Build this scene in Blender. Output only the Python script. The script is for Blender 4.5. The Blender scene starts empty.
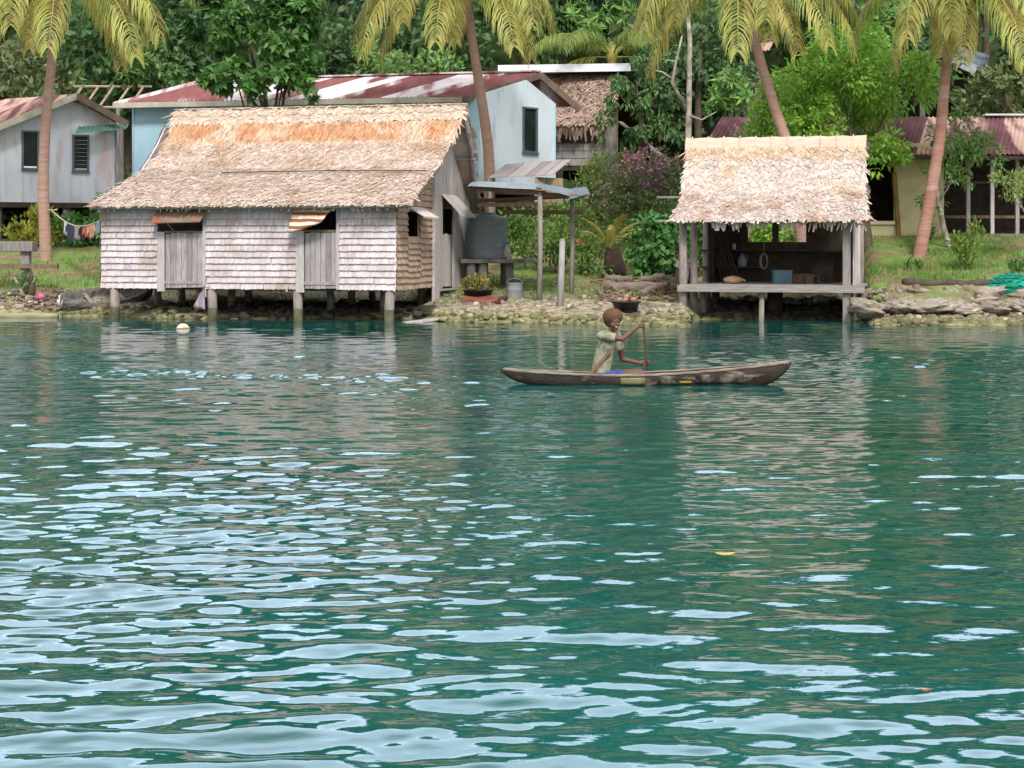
import bpy, bmesh, math, random
import numpy as np
from mathutils import Vector, Matrix
random.seed(7); rng = np.random.default_rng(7)
SC = bpy.context.scene; COL = SC.collection
FOC, CAMH, HZ = 1750.0, 1.9, 240.0           # focal length in pixels, eye height, horizon row

# ------------------------------------------------------------------ camera
cd = bpy.data.cameras.new('camera'); cam = bpy.data.objects.new('camera', cd); COL.objects.link(cam)
cam.location = (0, 0, CAMH); cam.rotation_euler = (math.radians(90), 0, 0)
cd.sensor_width = 36; cd.lens = 36*FOC/1024; cd.shift_y = -(384-HZ)/1024; cd.clip_end = 3000; cd.clip_start = .1
SC.camera = cam

def P(px, py, d): return Vector(((px-512)*d/FOC, d, CAMH+(HZ-py)*d/FOC))

# ------------------------------------------------------------------ ground heights (columns across the shore)
_cols = [(-900, [(30,-4),(43.2,-.5),(43.8,0),(44.3,.3),(45.2,.62),(48,1.15),(52,1.75),(58,2.2)]),
 (100, [(30,-4),(43.0,-.5),(43.6,0),(44.2,.3),(45.2,.62),(48,1.15),(52,1.75),(58,2.2)]),
 (160, [(30,-4),(41.6,-.5),(42.2,0),(43,.18),(45,.22),(47,.30),(48.5,.5),(52,1.55),(58,2.3)]),
 (410, [(30,-4),(41.4,-.5),(42.0,0),(43,.18),(45,.22),(47,.30),(48.5,.5),(52,1.55),(58,2.3)]),
 (440, [(30,-4),(39.8,-.5),(40.5,0),(41.5,.28),(45,.58),(48,1.0),(52,1.7),(58,3.0)]),
 (600, [(30,-4),(38.3,-.5),(39.0,0),(41.2,.36),(45,.6),(48,1.0),(52,1.9),(58,3.4)]),
 (685, [(30,-4),(37.4,-.5),(38.2,0),(41.2,.34),(45,.6),(48,1.05),(52,1.9),(58,3.2)]),
 (700, [(30,-4),(41.2,-.5),(41.9,0),(43,.2),(45,.3),(46.5,.46),(48.5,1.3),(52,1.9),(58,2.6)]),
 (845, [(30,-4),(41.2,-.5),(41.9,0),(43,.2),(45,.34),(46.5,.7),(48,1.8),(52,2.1),(58,2.5)]),
 (872, [(30,-4),(38.2,-.5),(38.9,0),(40.2,.2),(41.2,.78),(42,.88),(48,1.98),(58,2.5)]),
 (1900,[(30,-4),(38.2,-.5),(38.9,0),(40.2,.2),(41.2,.78),(42,.88),(48,1.98),(58,2.5)])]
_farL = [(66,5.2),(80,12.5),(100,22.5),(130,33),(160,39),(420,52)]; _farR = [(66,5.2),(80,13),(100,25),(130,37),(160,45),(420,60)]
_cpx = [c[0] for c in _cols]
_ct = [(np.array([k[0] for k in c[1]+f_]), np.array([k[1] for k in c[1]+f_])) for c in _cols for f_ in [_farL if c[0] < 420 else _farR]]
def GZ(px, d):
    px = np.asarray(px, float); d = np.asarray(d, float)
    Z = np.stack([np.interp(d, a, b) for a, b in _ct])
    i = np.clip(np.searchsorted(_cpx, px)-1, 0, len(_cpx)-2)
    c = np.array(_cpx, float); t = np.clip((px-c[i])/(c[i+1]-c[i]), 0, 1)
    z0 = np.take_along_axis(Z, i[None], 0)[0]; z1 = np.take_along_axis(Z, (i+1)[None], 0)[0]
    return z0*(1-t)+z1*t
def gz(x, y): return float(GZ(np.array([512+FOC*x/y]), np.array([y]))[0])
def G(px, d, dz=0.0):
    x = (px-512)*d/FOC; return Vector((x, d, gz(x, d)+dz))

# ------------------------------------------------------------------ materials
def srgb(h):
    c = [int(h[i:i+2], 16)/255 for i in (0, 2, 4)]
    return tuple(v/12.92 if v <= .04045 else ((v+.055)/1.055)**2.4 for v in c)
def mat(name, c1, c2=None, scale=6, stretch=(1,1,1), island=0.0, rough=.85, bump=0.0, bscale=30, spec=.25, transl=0.0, c3=None, s3=3, t3=.58, metal=0.0, hue=0.0, w3=.08, isl3=0.0):
    """weathered surface: two tones mixed by noise, optional third tone in patches, each separate piece varied in brightness"""
    m = bpy.data.materials.new(name); m.use_nodes = True; nt = m.node_tree; N = nt.nodes; L = nt.links
    b = N['Principled BSDF']; b.inputs['Roughness'].default_value = rough
    b.inputs['Specular IOR Level'].default_value = spec; b.inputs['Metallic'].default_value = metal
    tc = N.new('ShaderNodeTexCoord'); mp = N.new('ShaderNodeMapping'); mp.inputs['Scale'].default_value = stretch
    L.new(tc.outputs['Object'], mp.inputs['Vector'])
    def noise(s, det=5):
        n = N.new('ShaderNodeTexNoise'); n.inputs['Scale'].default_value = s; n.inputs['Detail'].default_value = det
        L.new(mp.outputs['Vector'], n.inputs['Vector']); return n
    def mix(fac, a, bb):
        x = N.new('ShaderNodeMix'); x.data_type = 'RGBA'
        L.new(fac, x.inputs['Factor'])
        for s, v in (('A', a), ('B', bb)):
            i = [q for q in x.inputs if q.name == s and q.type == 'RGBA'][0]
            if isinstance(v, tuple): i.default_value = (*v, 1)
            else: L.new(v, i)
        return [q for q in x.outputs if q.type == 'RGBA'][0]
    def rng_(sock, lo, hi):
        r = N.new('ShaderNodeMapRange'); r.inputs['From Min'].default_value = lo; r.inputs['From Max'].default_value = hi
        L.new(sock, r.inputs['Value']); return r.outputs['Result']
    col = mix(rng_(noise(scale).outputs['Fac'], .32, .68), c1, c2 or c1)
    if c3:
        f3 = noise(s3, 6).outputs['Fac']
        if isl3:        # some sheets take the third tone more than others
            g3 = N.new('ShaderNodeNewGeometry'); ma = N.new('ShaderNodeMath'); ma.operation = 'MULTIPLY_ADD'; L.new(g3.outputs['Random Per Island'], ma.inputs[0]); ma.inputs[1].default_value = isl3; L.new(f3, ma.inputs[2]); f3 = ma.outputs[0]
        col = mix(rng_(f3, t3-w3, t3+w3), col, c3)
    if island or hue:
        ge = N.new('ShaderNodeNewGeometry'); hs = N.new('ShaderNodeHueSaturation')
        mr = N.new('ShaderNodeMapRange'); mr.inputs['To Min'].default_value = 1-island; mr.inputs['To Max'].default_value = 1+island
        L.new(ge.outputs['Random Per Island'], mr.inputs['Value']); L.new(mr.outputs['Result'], hs.inputs['Value'])
        if hue:
            wn = N.new('ShaderNodeTexWhiteNoise'); wn.noise_dimensions = '1D'; L.new(ge.outputs['Random Per Island'], wn.inputs['W'])
            mh = N.new('ShaderNodeMapRange'); mh.inputs['To Min'].default_value = .5-hue; mh.inputs['To Max'].default_value = .5+hue
            L.new(wn.outputs['Value'], mh.inputs['Value']); L.new(mh.outputs['Result'], hs.inputs['Hue'])
        L.new(col, hs.inputs['Color']); col = hs.outputs['Color']
    L.new(col, b.inputs['Base Color'])
    if bump:
        bn = noise(bscale, 4); bp = N.new('ShaderNodeBump'); bp.inputs['Strength'].default_value = bump; bp.inputs['Distance'].default_value = .02
        L.new(bn.outputs['Fac'], bp.inputs['Height']); L.new(bp.outputs['Normal'], b.inputs['Normal'])
    if transl:
        tr = N.new('ShaderNodeBsdfTranslucent'); L.new(col, tr.inputs['Color']); mx = N.new('ShaderNodeMixShader')
        mx.inputs['Fac'].default_value = transl; out = [n for n in N if n.type == 'OUTPUT_MATERIAL'][0]
        L.new(b.outputs['BSDF'], mx.inputs[1]); L.new(tr.outputs['BSDF'], mx.inputs[2]); L.new(mx.outputs['Shader'], out.inputs['Surface'])
    return m

# ------------------------------------------------------------------ objects: things, parts, tags
def tag(o, label=None, cat=None, group=None, kind=None):
    if label: o['label'] = label
    if cat: o['category'] = cat
    if group: o['group'] = group
    if kind: o['kind'] = kind
    return o
ORG = {}
def thing(name, loc, label, cat, group=None):
    o = bpy.data.objects.new(name, None); COL.objects.link(o); o.location = loc; o.empty_display_size = .2
    ORG[o.name] = Vector(loc); return tag(o, label, cat, group)
def _finish(me, name, ms, parent, smooth, loc):
    for m in (ms if isinstance(ms, (list, tuple)) else [ms]): me.materials.append(m)
    o = bpy.data.objects.new(name, me); COL.objects.link(o)
    if parent is not None:
        o.parent = parent; org = ORG[parent.name]
    else:
        org = Vector(loc) if loc is not None else Vector((0,0,0)); o.location = org
    ORG[o.name] = org
    if org.length: me.transform(Matrix.Translation(-org))
    if smooth: me.polygons.foreach_set('use_smooth', [True]*len(me.polygons))
    me.update(); return o
def np_obj(name, chunks, ms, parent=None, smooth=False, loc=None):
    """chunks: list of (verts Nx3, faces FxK int array, material index); one mesh"""
    me = bpy.data.meshes.new(name); V = []; loops = []; tot = []; mi = []; off = 0
    for v, f, k in chunks:
        if len(f) == 0: continue
        V.append(v); loops.append((np.asarray(f)+off).ravel()); tot.append(np.full(len(f), f.shape[1])); mi.append(np.full(len(f), k)); off += len(v)
    V = np.concatenate(V); loops = np.concatenate(loops); tot = np.concatenate(tot); mi = np.concatenate(mi)
    me.vertices.add(len(V)); me.vertices.foreach_set('co', V.astype(np.float32).ravel())
    me.loops.add(len(loops)); me.loops.foreach_set('vertex_index', loops.astype(np.int32))
    st = np.concatenate([[0], np.cumsum(tot)[:-1]])
    me.polygons.add(len(tot)); me.polygons.foreach_set('loop_start', st.astype(np.int32)); me.polygons.foreach_set('loop_total', tot.astype(np.int32))
    me.polygons.foreach_set('material_index', mi.astype(np.int32)); me.update(calc_edges=True)
    return _finish(me, name, ms, parent, smooth, loc)

class MB:
    def __init__(s): s.v = []; s.f = []; s.m = []
    def quadbox(s, p, k=0):           # 8 points: bottom ring 0-3, top ring 4-7
        n = len(s.v); s.v += [Vector(q) for q in p]
        for f in ((3,2,1,0),(4,5,6,7),(0,1,5,4),(1,2,6,5),(2,3,7,6),(3,0,4,7)): s.f.append([n+i for i in f]); s.m.append(k)
    def box(s, c, sz, R=None, k=0):
        R = R or Matrix.Identity(3); x, y, z = (q/2 for q in sz)
        s.quadbox([Vector(c)+R@Vector(q) for q in ((-x,-y,-z),(x,-y,-z),(x,y,-z),(-x,y,-z),(-x,-y,z),(x,-y,z),(x,y,z),(-x,y,z))], k)
    def beam(s, a, b, w, h, k=0, up=Vector((0,0,1))):
        a, b = Vector(a), Vector(b); d = (b-a).normalized()
        if abs(d.dot(up)) > .98: up = Vector((0,1,0))
        x = d.cross(up).normalized()*w/2; y = x.cross(d).normalized()*h/2
        s.quadbox([a-x-y, a+x-y, a+x+y, a-x+y, b-x-y, b+x-y, b+x+y, b-x+y], k)
    def tube(s, pts, r, n=8, k=0, cap=True, jit=0):
        pts = [Vector(p) for p in pts]; m = len(pts); r = r if isinstance(r, (list, tuple)) else [r]*m; base = len(s.v); ref = None
        for i in range(m):
            t = (pts[min(i+1, m-1)]-pts[max(i-1, 0)]).normalized()
            if ref is None: ref = Vector((1,0,0)) if abs(t.x) < .8 else Vector((0,1,0))
            u = (ref-t*ref.dot(t)).normalized(); w = t.cross(u); ref = u
            for j in range(n):
                a = 2*math.pi*j/n; rr = r[i]*(1+random.uniform(-jit, jit)); s.v.append(pts[i]+u*math.cos(a)*rr+w*math.sin(a)*rr)
        for i in range(m-1):
            for j in range(n):
                q = base+i*n; s.f.append([q+j, q+(j+1)%n, q+n+(j+1)%n, q+n+j]); s.m.append(k)
        if cap:
            s.f.append([base+j for j in range(n)][::-1]); s.m.append(k); s.f.append([base+(m-1)*n+j for j in range(n)]); s.m.append(k)
    def slab(s, poly, off, k=0):      # polygon pushed along off
        n = len(s.v); q = len(poly); off = Vector(off); s.v += [Vector(p) for p in poly]+[Vector(p)+off for p in poly]
        s.f.append(list(range(n, n+q))[::-1]); s.m.append(k); s.f.append(list(range(n+q, n+2*q))); s.m.append(k)
        for i in range(q): j = (i+1) % q; s.f.append([n+i, n+j, n+q+j, n+q+i]); s.m.append(k)
    def grid(s, rows, k=0, thick=None):   # rows of points -> sheet; thick = offset vector for the back
        r, c = len(rows), len(rows[0]); n = len(s.v)
        for row in rows: s.v += [Vector(p) for p in row]
        for i in range(r-1):
            for j in range(c-1): q = n+i*c+j; s.f.append([q, q+1, q+c+1, q+c]); s.m.append(k)
        if thick is not None:
            t = Vector(thick); n2 = len(s.v)
            for row in rows: s.v += [Vector(p)+t for p in row]
            for i in range(r-1):
                for j in range(c-1): q = n2+i*c+j; s.f.append([q+c, q+c+1, q+1, q]); s.m.append(k)
            ring = [j for j in range(c)]+[i*c+c-1 for i in range(1, r)]+[(r-1)*c+j for j in range(c-2, -1, -1)]+[i*c for i in range(r-2, 0, -1)]
            for a, b in zip(ring, ring[1:]+ring[:1]): s.f.append([n+b, n+a, n2+a, n2+b]); s.m.append(k)
    def ball(s, c, r, nu=12, nv=8, k=0, R=None, jit=0):
        c = Vector(c); r = Vector(r) if not isinstance(r, (int, float)) else Vector((r, r, r)); n = len(s.v); R = R or Matrix.Identity(3)
        for i in range(1, nv):
            ph = math.pi*i/nv
            for j in range(nu):
                a = 2*math.pi*j/nu; q = 1+random.uniform(-jit, jit)
                s.v.append(c+R@Vector((r.x*q*math.sin(ph)*math.cos(a), r.y*q*math.sin(ph)*math.sin(a), r.z*q*math.cos(ph))))
        for i in range(nv-2):
            for j in range(nu): a = n+i*nu; s.f.append([a+j, a+nu+j, a+nu+(j+1)%nu, a+(j+1)%nu]); s.m.append(k)
        t = len(s.v); s.v.append(c+R@Vector((0,0,r.z))); b = len(s.v); s.v.append(c-R@Vector((0,0,r.z)))
        for j in range(nu):
            s.f.append([t, n+j, n+(j+1)%nu]); s.m.append(k); q = n+(nv-2)*nu; s.f.append([b, q+(j+1)%nu, q+j]); s.m.append(k)
    def lathe(s, c, prof, n=20, k=0, axis=None):   # prof: (r, z)
        b = len(s.v); c = Vector(c); m = len(prof)
        for r, z in prof:
            for j in range(n): a = 2*math.pi*j/n; s.v.append(c+Vector((r*math.cos(a), r*math.sin(a), z)))
        for i in range(m-1):
            for j in range(n): q = b+i*n; s.f.append([q+j, q+(j+1)%n, q+n+(j+1)%n, q+n+j]); s.m.append(k)
    def build(s, name, ms, parent=None, smooth=False, loc=None):
        me = bpy.data.meshes.new(name); me.from_pydata([tuple(v) for v in s.v], [], s.f)
        me.polygons.foreach_set('material_index', s.m)
        bm = bmesh.new(); bm.from_mesh(me); bmesh.ops.recalc_face_normals(bm, faces=bm.faces); bm.to_mesh(me); bm.free()
        return _finish(me, name, ms, parent, smooth, loc)
def bevel(o, w=.01, seg=2):
    m = o.modifiers.new('soft_edge', 'BEVEL'); m.width = w; m.segments = seg; m.limit_method = 'ANGLE'; return o
def copy_tree(o, parent=None):
    c = o.copy(); COL.objects.link(c); c.parent = parent; ORG[c.name] = ORG[o.name]
    for ch in list(o.children): copy_tree(ch, c)
    return c

def inst(tv, tf, Pos, X, Y, Z):
    """many copies of a small template in one array: axes X,Y,Z (N,3) carry the scale"""
    v = Pos[:,None,:]+tv[None,:,0:1]*X[:,None,:]+tv[None,:,1:2]*Y[:,None,:]+tv[None,:,2:3]*Z[:,None,:]
    n, k = len(Pos), len(tv); f = tf[None]+(np.arange(n)*k)[:,None,None]
    return v.reshape(-1, 3), f.reshape(-1, tf.shape[1])
def unit(a): return a/np.maximum(np.linalg.norm(a, axis=-1, keepdims=True), 1e-9)

class Frame:
    """ground-plan frame: origin at pixel px and depth d; u runs along the front, v runs back"""
    def __init__(s, px, d, deg, vdeg=None):
        a = math.radians(deg); s.o = Vector(((px-512)*d/FOC, d)); s.U = Vector((math.cos(a), -math.sin(a)))
        b = a if vdeg is None else math.radians(vdeg); s.V = Vector((math.sin(b), math.cos(b)))
    def p(s, u, v, z): q = s.o+s.U*u+s.V*v; return Vector((q.x, q.y, z))
    def u(s, px, v): k = (px-512)/FOC; q = s.o+s.V*v; return (k*q.y-q.x)/(s.U.x-k*s.U.y)
    def v(s, px, u): k = (px-512)/FOC; q = s.o+s.U*u; return (k*q.y-q.x)/(s.V.x-k*s.V.y)
    def z(s, py, u, v): return CAMH+(HZ-py)*(s.o+s.U*u+s.V*v).y/FOC
    def box(s, mb, u0, u1, v0, v1, z0, z1, k=0):
        mb.quadbox([s.p(u0,v0,z0), s.p(u1,v0,z0), s.p(u1,v1,z0), s.p(u0,v1,z0), s.p(u0,v0,z1), s.p(u1,v0,z1), s.p(u1,v1,z1), s.p(u0,v1,z1)], k)

# ------------------------------------------------------------------ light
SUN = Vector((.16, -.98, 0)).normalized(); EL = math.radians(44)
SUN = Vector((SUN.x*math.cos(EL), SUN.y*math.cos(EL), math.sin(EL)))
sl = bpy.data.lights.new('sun', 'SUN'); sl.energy = 2.1; sl.angle = math.radians(11); sl.color = (1, .972, .925)
so = bpy.data.objects.new('sun', sl); COL.objects.link(so); so.rotation_euler = (-SUN).to_track_quat('-Z', 'Y').to_euler(); so.location = (0, 0, 60)
W = bpy.data.worlds.new('World'); SC.world = W; W.use_nodes = True; nt = W.node_tree; bg = nt.nodes['Background']
sky = nt.nodes.new('ShaderNodeTexSky'); sky.sky_type = 'NISHITA'; sky.sun_disc = False; sky.sun_elevation = EL
sky.sun_rotation = math.atan2(SUN.x, SUN.y); sky.air_density = 1.2; sky.dust_density = 2.5; sky.altitude = 0
# a bright broken cloud layer over the blue, brightest in a bank beyond the hill
def wn(t, **k):
    n = nt.nodes.new(t)
    for a, b in k.items(): setattr(n, a, b)
    return n
def wmix(f, a, b):
    x = wn('ShaderNodeMix', data_type='RGBA'); q = [i for i in x.inputs if i.type == 'RGBA']
    nt.links.new(f, x.inputs['Factor'])
    for s_, v in ((q[0], a), (q[1], b)):
        if isinstance(v, tuple): s_.default_value = (*v, 1)
        else: nt.links.new(v, s_)
    return [i for i in x.outputs if i.type == 'RGBA'][0]
def wrange(s_, a, b, lo=0., hi=1.):
    r = wn('ShaderNodeMapRange'); r.inputs['From Min'].default_value = a; r.inputs['From Max'].default_value = b; r.inputs['To Min'].default_value = lo; r.inputs['To Max'].default_value = hi; nt.links.new(s_, r.inputs['Value']); return r.outputs['Result']
def wmul(a, b):
    m_ = wn('ShaderNodeMath', operation='MULTIPLY'); nt.links.new(a, m_.inputs[0]); nt.links.new(b, m_.inputs[1]); return m_.outputs[0]
tc = wn('ShaderNodeTexCoord'); mp = wn('ShaderNodeMapping'); mp.inputs['Scale'].default_value = (1.1, 1.1, 3.2); sxyz = wn('ShaderNodeSeparateXYZ')
nt.links.new(tc.outputs['Generated'], mp.inputs['Vector']); nt.links.new(tc.outputs['Generated'], sxyz.inputs[0])
nz = wn('ShaderNodeTexNoise'); nz.inputs['Scale'].default_value = 1.7; nz.inputs['Detail'].default_value = 6; nt.links.new(mp.outputs['Vector'], nz.inputs['Vector'])
layer = wmix(wrange(nz.outputs['Fac'], .36, .60, .45, 1.), sky.outputs['Color'], (9.3, 9.2, 9.4))
bank = wmul(wmul(wrange(sxyz.outputs['Y'], .35, .75), wrange(sxyz.outputs['Z'], .75, .45)), wrange(nz.outputs['Fac'], .30, .52, .55, 1.))
nt.links.new(wmix(bank, layer, (21.5, 26., 33.)), bg.inputs['Color']); bg.inputs['Strength'].default_value = .1
SC.view_settings.view_transform = 'Standard'; SC.view_settings.look = 'None'; SC.view_settings.exposure = 0.62; SC.view_settings.gamma = 1
SC.render.engine = 'CYCLES'; SC.cycles.use_denoising = True; SC.cycles.max_bounces = 6; SC.cycles.diffuse_bounces = 3; SC.cycles.glossy_bounces = 3; SC.cycles.transparent_max_bounces = 4
SC.cycles.caustics_reflective = False; SC.cycles.caustics_refractive = False

# ------------------------------------------------------------------ palette
thatch = mat('old_thatch', srgb('d0bbac'), srgb('b8a294'), 3, island=.24, hue=.012, c3=srgb('ab927c'), s3=.9, t3=.6)
thatch_pale = mat('pale_thatch', srgb('d4c1ae'), srgb('bfaa95'), 4, island=.2, hue=.01)
thatch_orange = mat('fresh_orange_thatch', srgb('cc9c78'), srgb('b98662'), 4, island=.25, hue=.015, c3=srgb('ccb59c'), s3=1.6, t3=.52)
thatch_white = mat('bleached_thatch', srgb('d3c3b8'), srgb('bcaba0'), 4, island=.24, hue=.012, c3=srgb('c9ad92'), s3=1.6, t3=.62)
thatch_under = mat('thatch_underside', srgb('6e5a48'), srgb('5a4838'), 5)
shingle = mat('leaf_shingle', srgb('d6cbcd'), srgb('c0b3b6'), 2.2, island=.16, hue=.008, c3=srgb('a49389'), s3=1.0, t3=.6, w3=.12)
shingle_tan = mat('tan_leaf_shingle', srgb('c2ab96'), srgb('ab927e'), 2.2, island=.2, hue=.01)
plank = mat('grey_plank', srgb('a8a09f'), srgb('878080'), 3, stretch=(9,9,1), island=.28, bump=.3, c3=srgb('7d7370'), s3=4, t3=.66)
plank_pale = mat('pale_plank', srgb('c4bcba'), srgb('a59c99'), 3, stretch=(9,9,1), island=.28, bump=.3)
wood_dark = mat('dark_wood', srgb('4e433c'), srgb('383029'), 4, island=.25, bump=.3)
wood_grey = mat('grey_wood', srgb('97908c'), srgb('7b736e'), 4, stretch=(4,4,1), island=.18, bump=.4)
wood_brown = mat('brown_wood', srgb('86705c'), srgb('6a5645'), 4, stretch=(4,4,1), island=.2, bump=.3)
stilt_m = mat('stilt_wood', srgb('9f958c'), srgb('7c726a'), 3, stretch=(5,5,1), island=.2, bump=.5)
stilt_wet = mat('tide_stained_wood', srgb('77725a'), srgb('5b5a42'), 5, bump=.5)
wood_h = mat('long_grained_grey_wood', srgb('a29a95'), srgb('7f7772'), 4, stretch=(.7,.7,9), island=.12, bump=.3)
dark_in = mat('dark_interior', (.03,.027,.024), (.02,.018,.016), 4)
# ================================================================== SETTING
def smooth_noise(x, y, seed, n=14, lo=.2, hi=2.0):
    r = np.random.default_rng(seed); out = 0
    for _ in range(n):
        k = math.exp(r.uniform(math.log(lo), math.log(hi))); a = r.uniform(0, 2*math.pi)
        out = out+np.sin(k*(x*math.cos(a)+y*math.sin(a))+r.uniform(0, 6.28))/math.sqrt(n)
    return out
# ground: one sheet from under the water to the far hill
pxs = np.concatenate([np.linspace(-6000, -250, 40), np.arange(-240, 1270, 5), np.linspace(1280, 7000, 40)])
ds_ = np.concatenate([np.arange(32, 37, .5), np.arange(37, 49, .1), np.arange(49, 66, .35), np.linspace(67, 420, 60)])
PX, D = np.meshgrid(pxs, ds_); X = (PX-512)*D/FOC
Z = GZ(PX, D); Z = Z+.035*smooth_noise(X, D, 3, 16, .8, 7)*np.clip((D-36)/3, 0, 1)+.5*smooth_noise(X, D, 5, 8, .05, .3)*np.clip((D-62)/20, 0, 1)
nr, nc = PX.shape; idx = np.arange(nr*nc).reshape(nr, nc)
F = np.stack([idx[:-1,:-1], idx[:-1,1:], idx[1:,1:], idx[1:,:-1]], -1).reshape(-1, 4)
def ground_mat():
    m = bpy.data.materials.new('ground'); m.use_nodes = True; nt = m.node_tree; N = nt.nodes; L = nt.links; b = N['Principled BSDF']; b.inputs['Roughness'].default_value = .95; b.inputs['Specular IOR Level'].default_value = .1
    g = N.new('ShaderNodeNewGeometry'); sx = N.new('ShaderNodeSeparateXYZ'); L.new(g.outputs['Position'], sx.inputs[0])
    def noise(s, det=6):
        n = N.new('ShaderNodeTexNoise'); n.inputs['Scale'].default_value = s; n.inputs['Detail'].default_value = det; L.new(g.outputs['Position'], n.inputs['Vector']); return n.outputs['Fac']
    def ramp(s, stops):
        r = N.new('ShaderNodeValToRGB'); L.new(s, r.inputs[0]); e = r.color_ramp.elements
        e[0].position, e[0].color = stops[0][0], (*stops[0][1], 1); e[1].position, e[1].color = stops[-1][0], (*stops[-1][1], 1)
        for p, c in stops[1:-1]: q = e.new(p); q.color = (*c, 1)
        return r.outputs['Color']
    def mix(f, a, c):
        x = N.new('ShaderNodeMix'); x.data_type = 'RGBA'; i = [q for q in x.inputs if q.type == 'RGBA']; L.new(f, x.inputs['Factor']); L.new(a, i[0]); L.new(c, i[1]); return [q for q in x.outputs if q.type == 'RGBA'][0]
    def mr(s, a, c, lo=0, hi=1):
        r = N.new('ShaderNodeMapRange'); r.inputs['From Min'].default_value = a; r.inputs['From Max'].default_value = c; r.inputs['To Min'].default_value = lo; r.inputs['To Max'].default_value = hi; L.new(s, r.inputs['Value']); return r.outputs['Result']
    def math_(op, a, c):
        x = N.new('ShaderNodeMath'); x.operation = op; L.new(a, x.inputs[0])
        if isinstance(c, (int, float)): x.inputs[1].default_value = c
        else: L.new(c, x.inputs[1])
        return x.outputs[0]
    zj = math_('ADD', sx.outputs['Z'], mr(noise(1.6), .3, .7, -.16, .16))
    coral = ramp(noise(9), [(.3, srgb('5d5548')), (.5, srgb('9a8d78')), (.62, srgb('b3a791')), (.8, srgb('847a55'))])
    moss = ramp(noise(7), [(.35, srgb('6b684a')), (.65, srgb('98946a'))])
    grass = ramp(noise(2.5), [(.3, srgb('56743a')), (.5, srgb('6d8a48')), (.7, srgb('86875a'))])
    soil = ramp(noise(3), [(.3, srgb('6b5c45')), (.7, srgb('8f8064'))])
    far = ramp(noise(.8), [(.3, srgb('2c3a20')), (.7, srgb('42502c'))])
    c = mix(mr(zj, .08, .26), moss, coral)
    c = mix(mr(zj, .38, .6), c, mix(mr(noise(.9), .42, .56), soil, grass))
    c = mix(mr(sx.outputs['Y'], 50, 56), c, far)
    L.new(c, b.inputs['Base Color'])
    bp = N.new('ShaderNodeBump'); bp.inputs['Strength'].default_value = .7; bp.inputs['Distance'].default_value = .05; L.new(noise(14), bp.inputs['Height']); L.new(bp.outputs['Normal'], b.inputs['Normal'])
    return m
o = np_obj('ground', [(np.stack([X, D, Z], -1).reshape(-1, 3), F, 0)], ground_mat(), smooth=True); tag(o, kind='structure')

# ------------------------------------------------------------------ water: real waves, finer towards the camera
pxw = np.concatenate([np.linspace(-4200, -220, 60), np.arange(-210, 1235, 3.0), np.linspace(1245, 5200, 60)])
rows_py = np.concatenate([np.array([4200, 3000, 2200, 1700, 1350, 1120, 980, 900, 850, 820, 800]), np.arange(785, 412, -.55), np.arange(412, 322, -.28), np.arange(322, 300, -.55)])
dw = FOC*CAMH/(rows_py-HZ); PX, D = np.meshgrid(pxw, dw); X = (PX-512)*D/FOC; Y = D
dstep = D**2/(FOC*CAMH)*np.where((D > FOC*CAMH/(412-HZ)) & (D < FOC*CAMH/(322-HZ)), .28, .55)
H = np.zeros_like(X); r = np.random.default_rng(21)
fine = np.clip(.8+.55*smooth_noise(X, Y, 37, 12, .35, 1.6), .15, 1.8)
for i in range(130):
    small = i >= 75; lam = math.exp(r.uniform(math.log(.09), math.log(.28))) if small else math.exp(r.uniform(math.log(.18), math.log(1.0))); a = r.normal(0, .6 if small else .42)+(.1 if lam > .6 else -.04)
    k = 2*math.pi/lam; st = (.0105*fine) if small else (.0125 if lam < .45 else .0098)
    amp = st/k*1.25
    att = np.clip((lam/np.maximum(dstep, 1e-6)-2.2)/2.5, 0, 1)
    H += amp*att*np.sin(k*(X*math.sin(a)+Y*math.cos(a))+r.uniform(0, 6.28)+.5*np.sin(.7*X+.4*Y+i))
patch = 1+.30*smooth_noise(X, Y, 31, 10, .25, 1.3)
left = np.clip(.96-(PX-200)/1800, .74, .98)*np.clip(.80+.00075*(FOC*CAMH/D-100), .75, 1.2)
H = .92*H*np.clip(patch, .35, 1.7)*left
# chop left behind the canoe, and wind ripples along the shore
def chop(seed, n, l0, l1, sp):
    q = np.random.default_rng(seed); h = 0
    for i in range(n):
        lam = q.uniform(l0, l1); a = q.normal(0, sp); k = 2*math.pi/lam
        att = np.clip((lam/np.maximum(dstep, 1e-6)-1.6)/2, 0, 1)
        h = h+att/k*np.sin(k*(X*math.sin(a)+Y*math.cos(a))+q.uniform(0, 6.28))
    return h
wk = np.exp(-((Y-(23.25-.34*(X+.2)))/(.42+.06*np.abs(X)))**2)*np.clip((-.2-X)/1.2, 0, 1)*np.clip((X+7.8)/2.0, 0, 1)*(.75+.35*smooth_noise(X*1.3, Y, 47, 8, .5, 3))
H += .062*chop(41, 40, .11, .34, .75)*wk
band = np.exp(-((Y-27.5)/2.6)**2)*np.clip(.5+.6*smooth_noise(X, Y*.5, 33, 8, .2, .9), 0, 1.2)
H += .030*chop(43, 36, .14, .45, .65)*band
nr, nc = X.shape; idx = np.arange(nr*nc).reshape(nr, nc)
F = np.stack([idx[:-1,:-1], idx[:-1,1:], idx[1:,1:], idx[1:,:-1]], -1).reshape(-1, 4)
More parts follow.
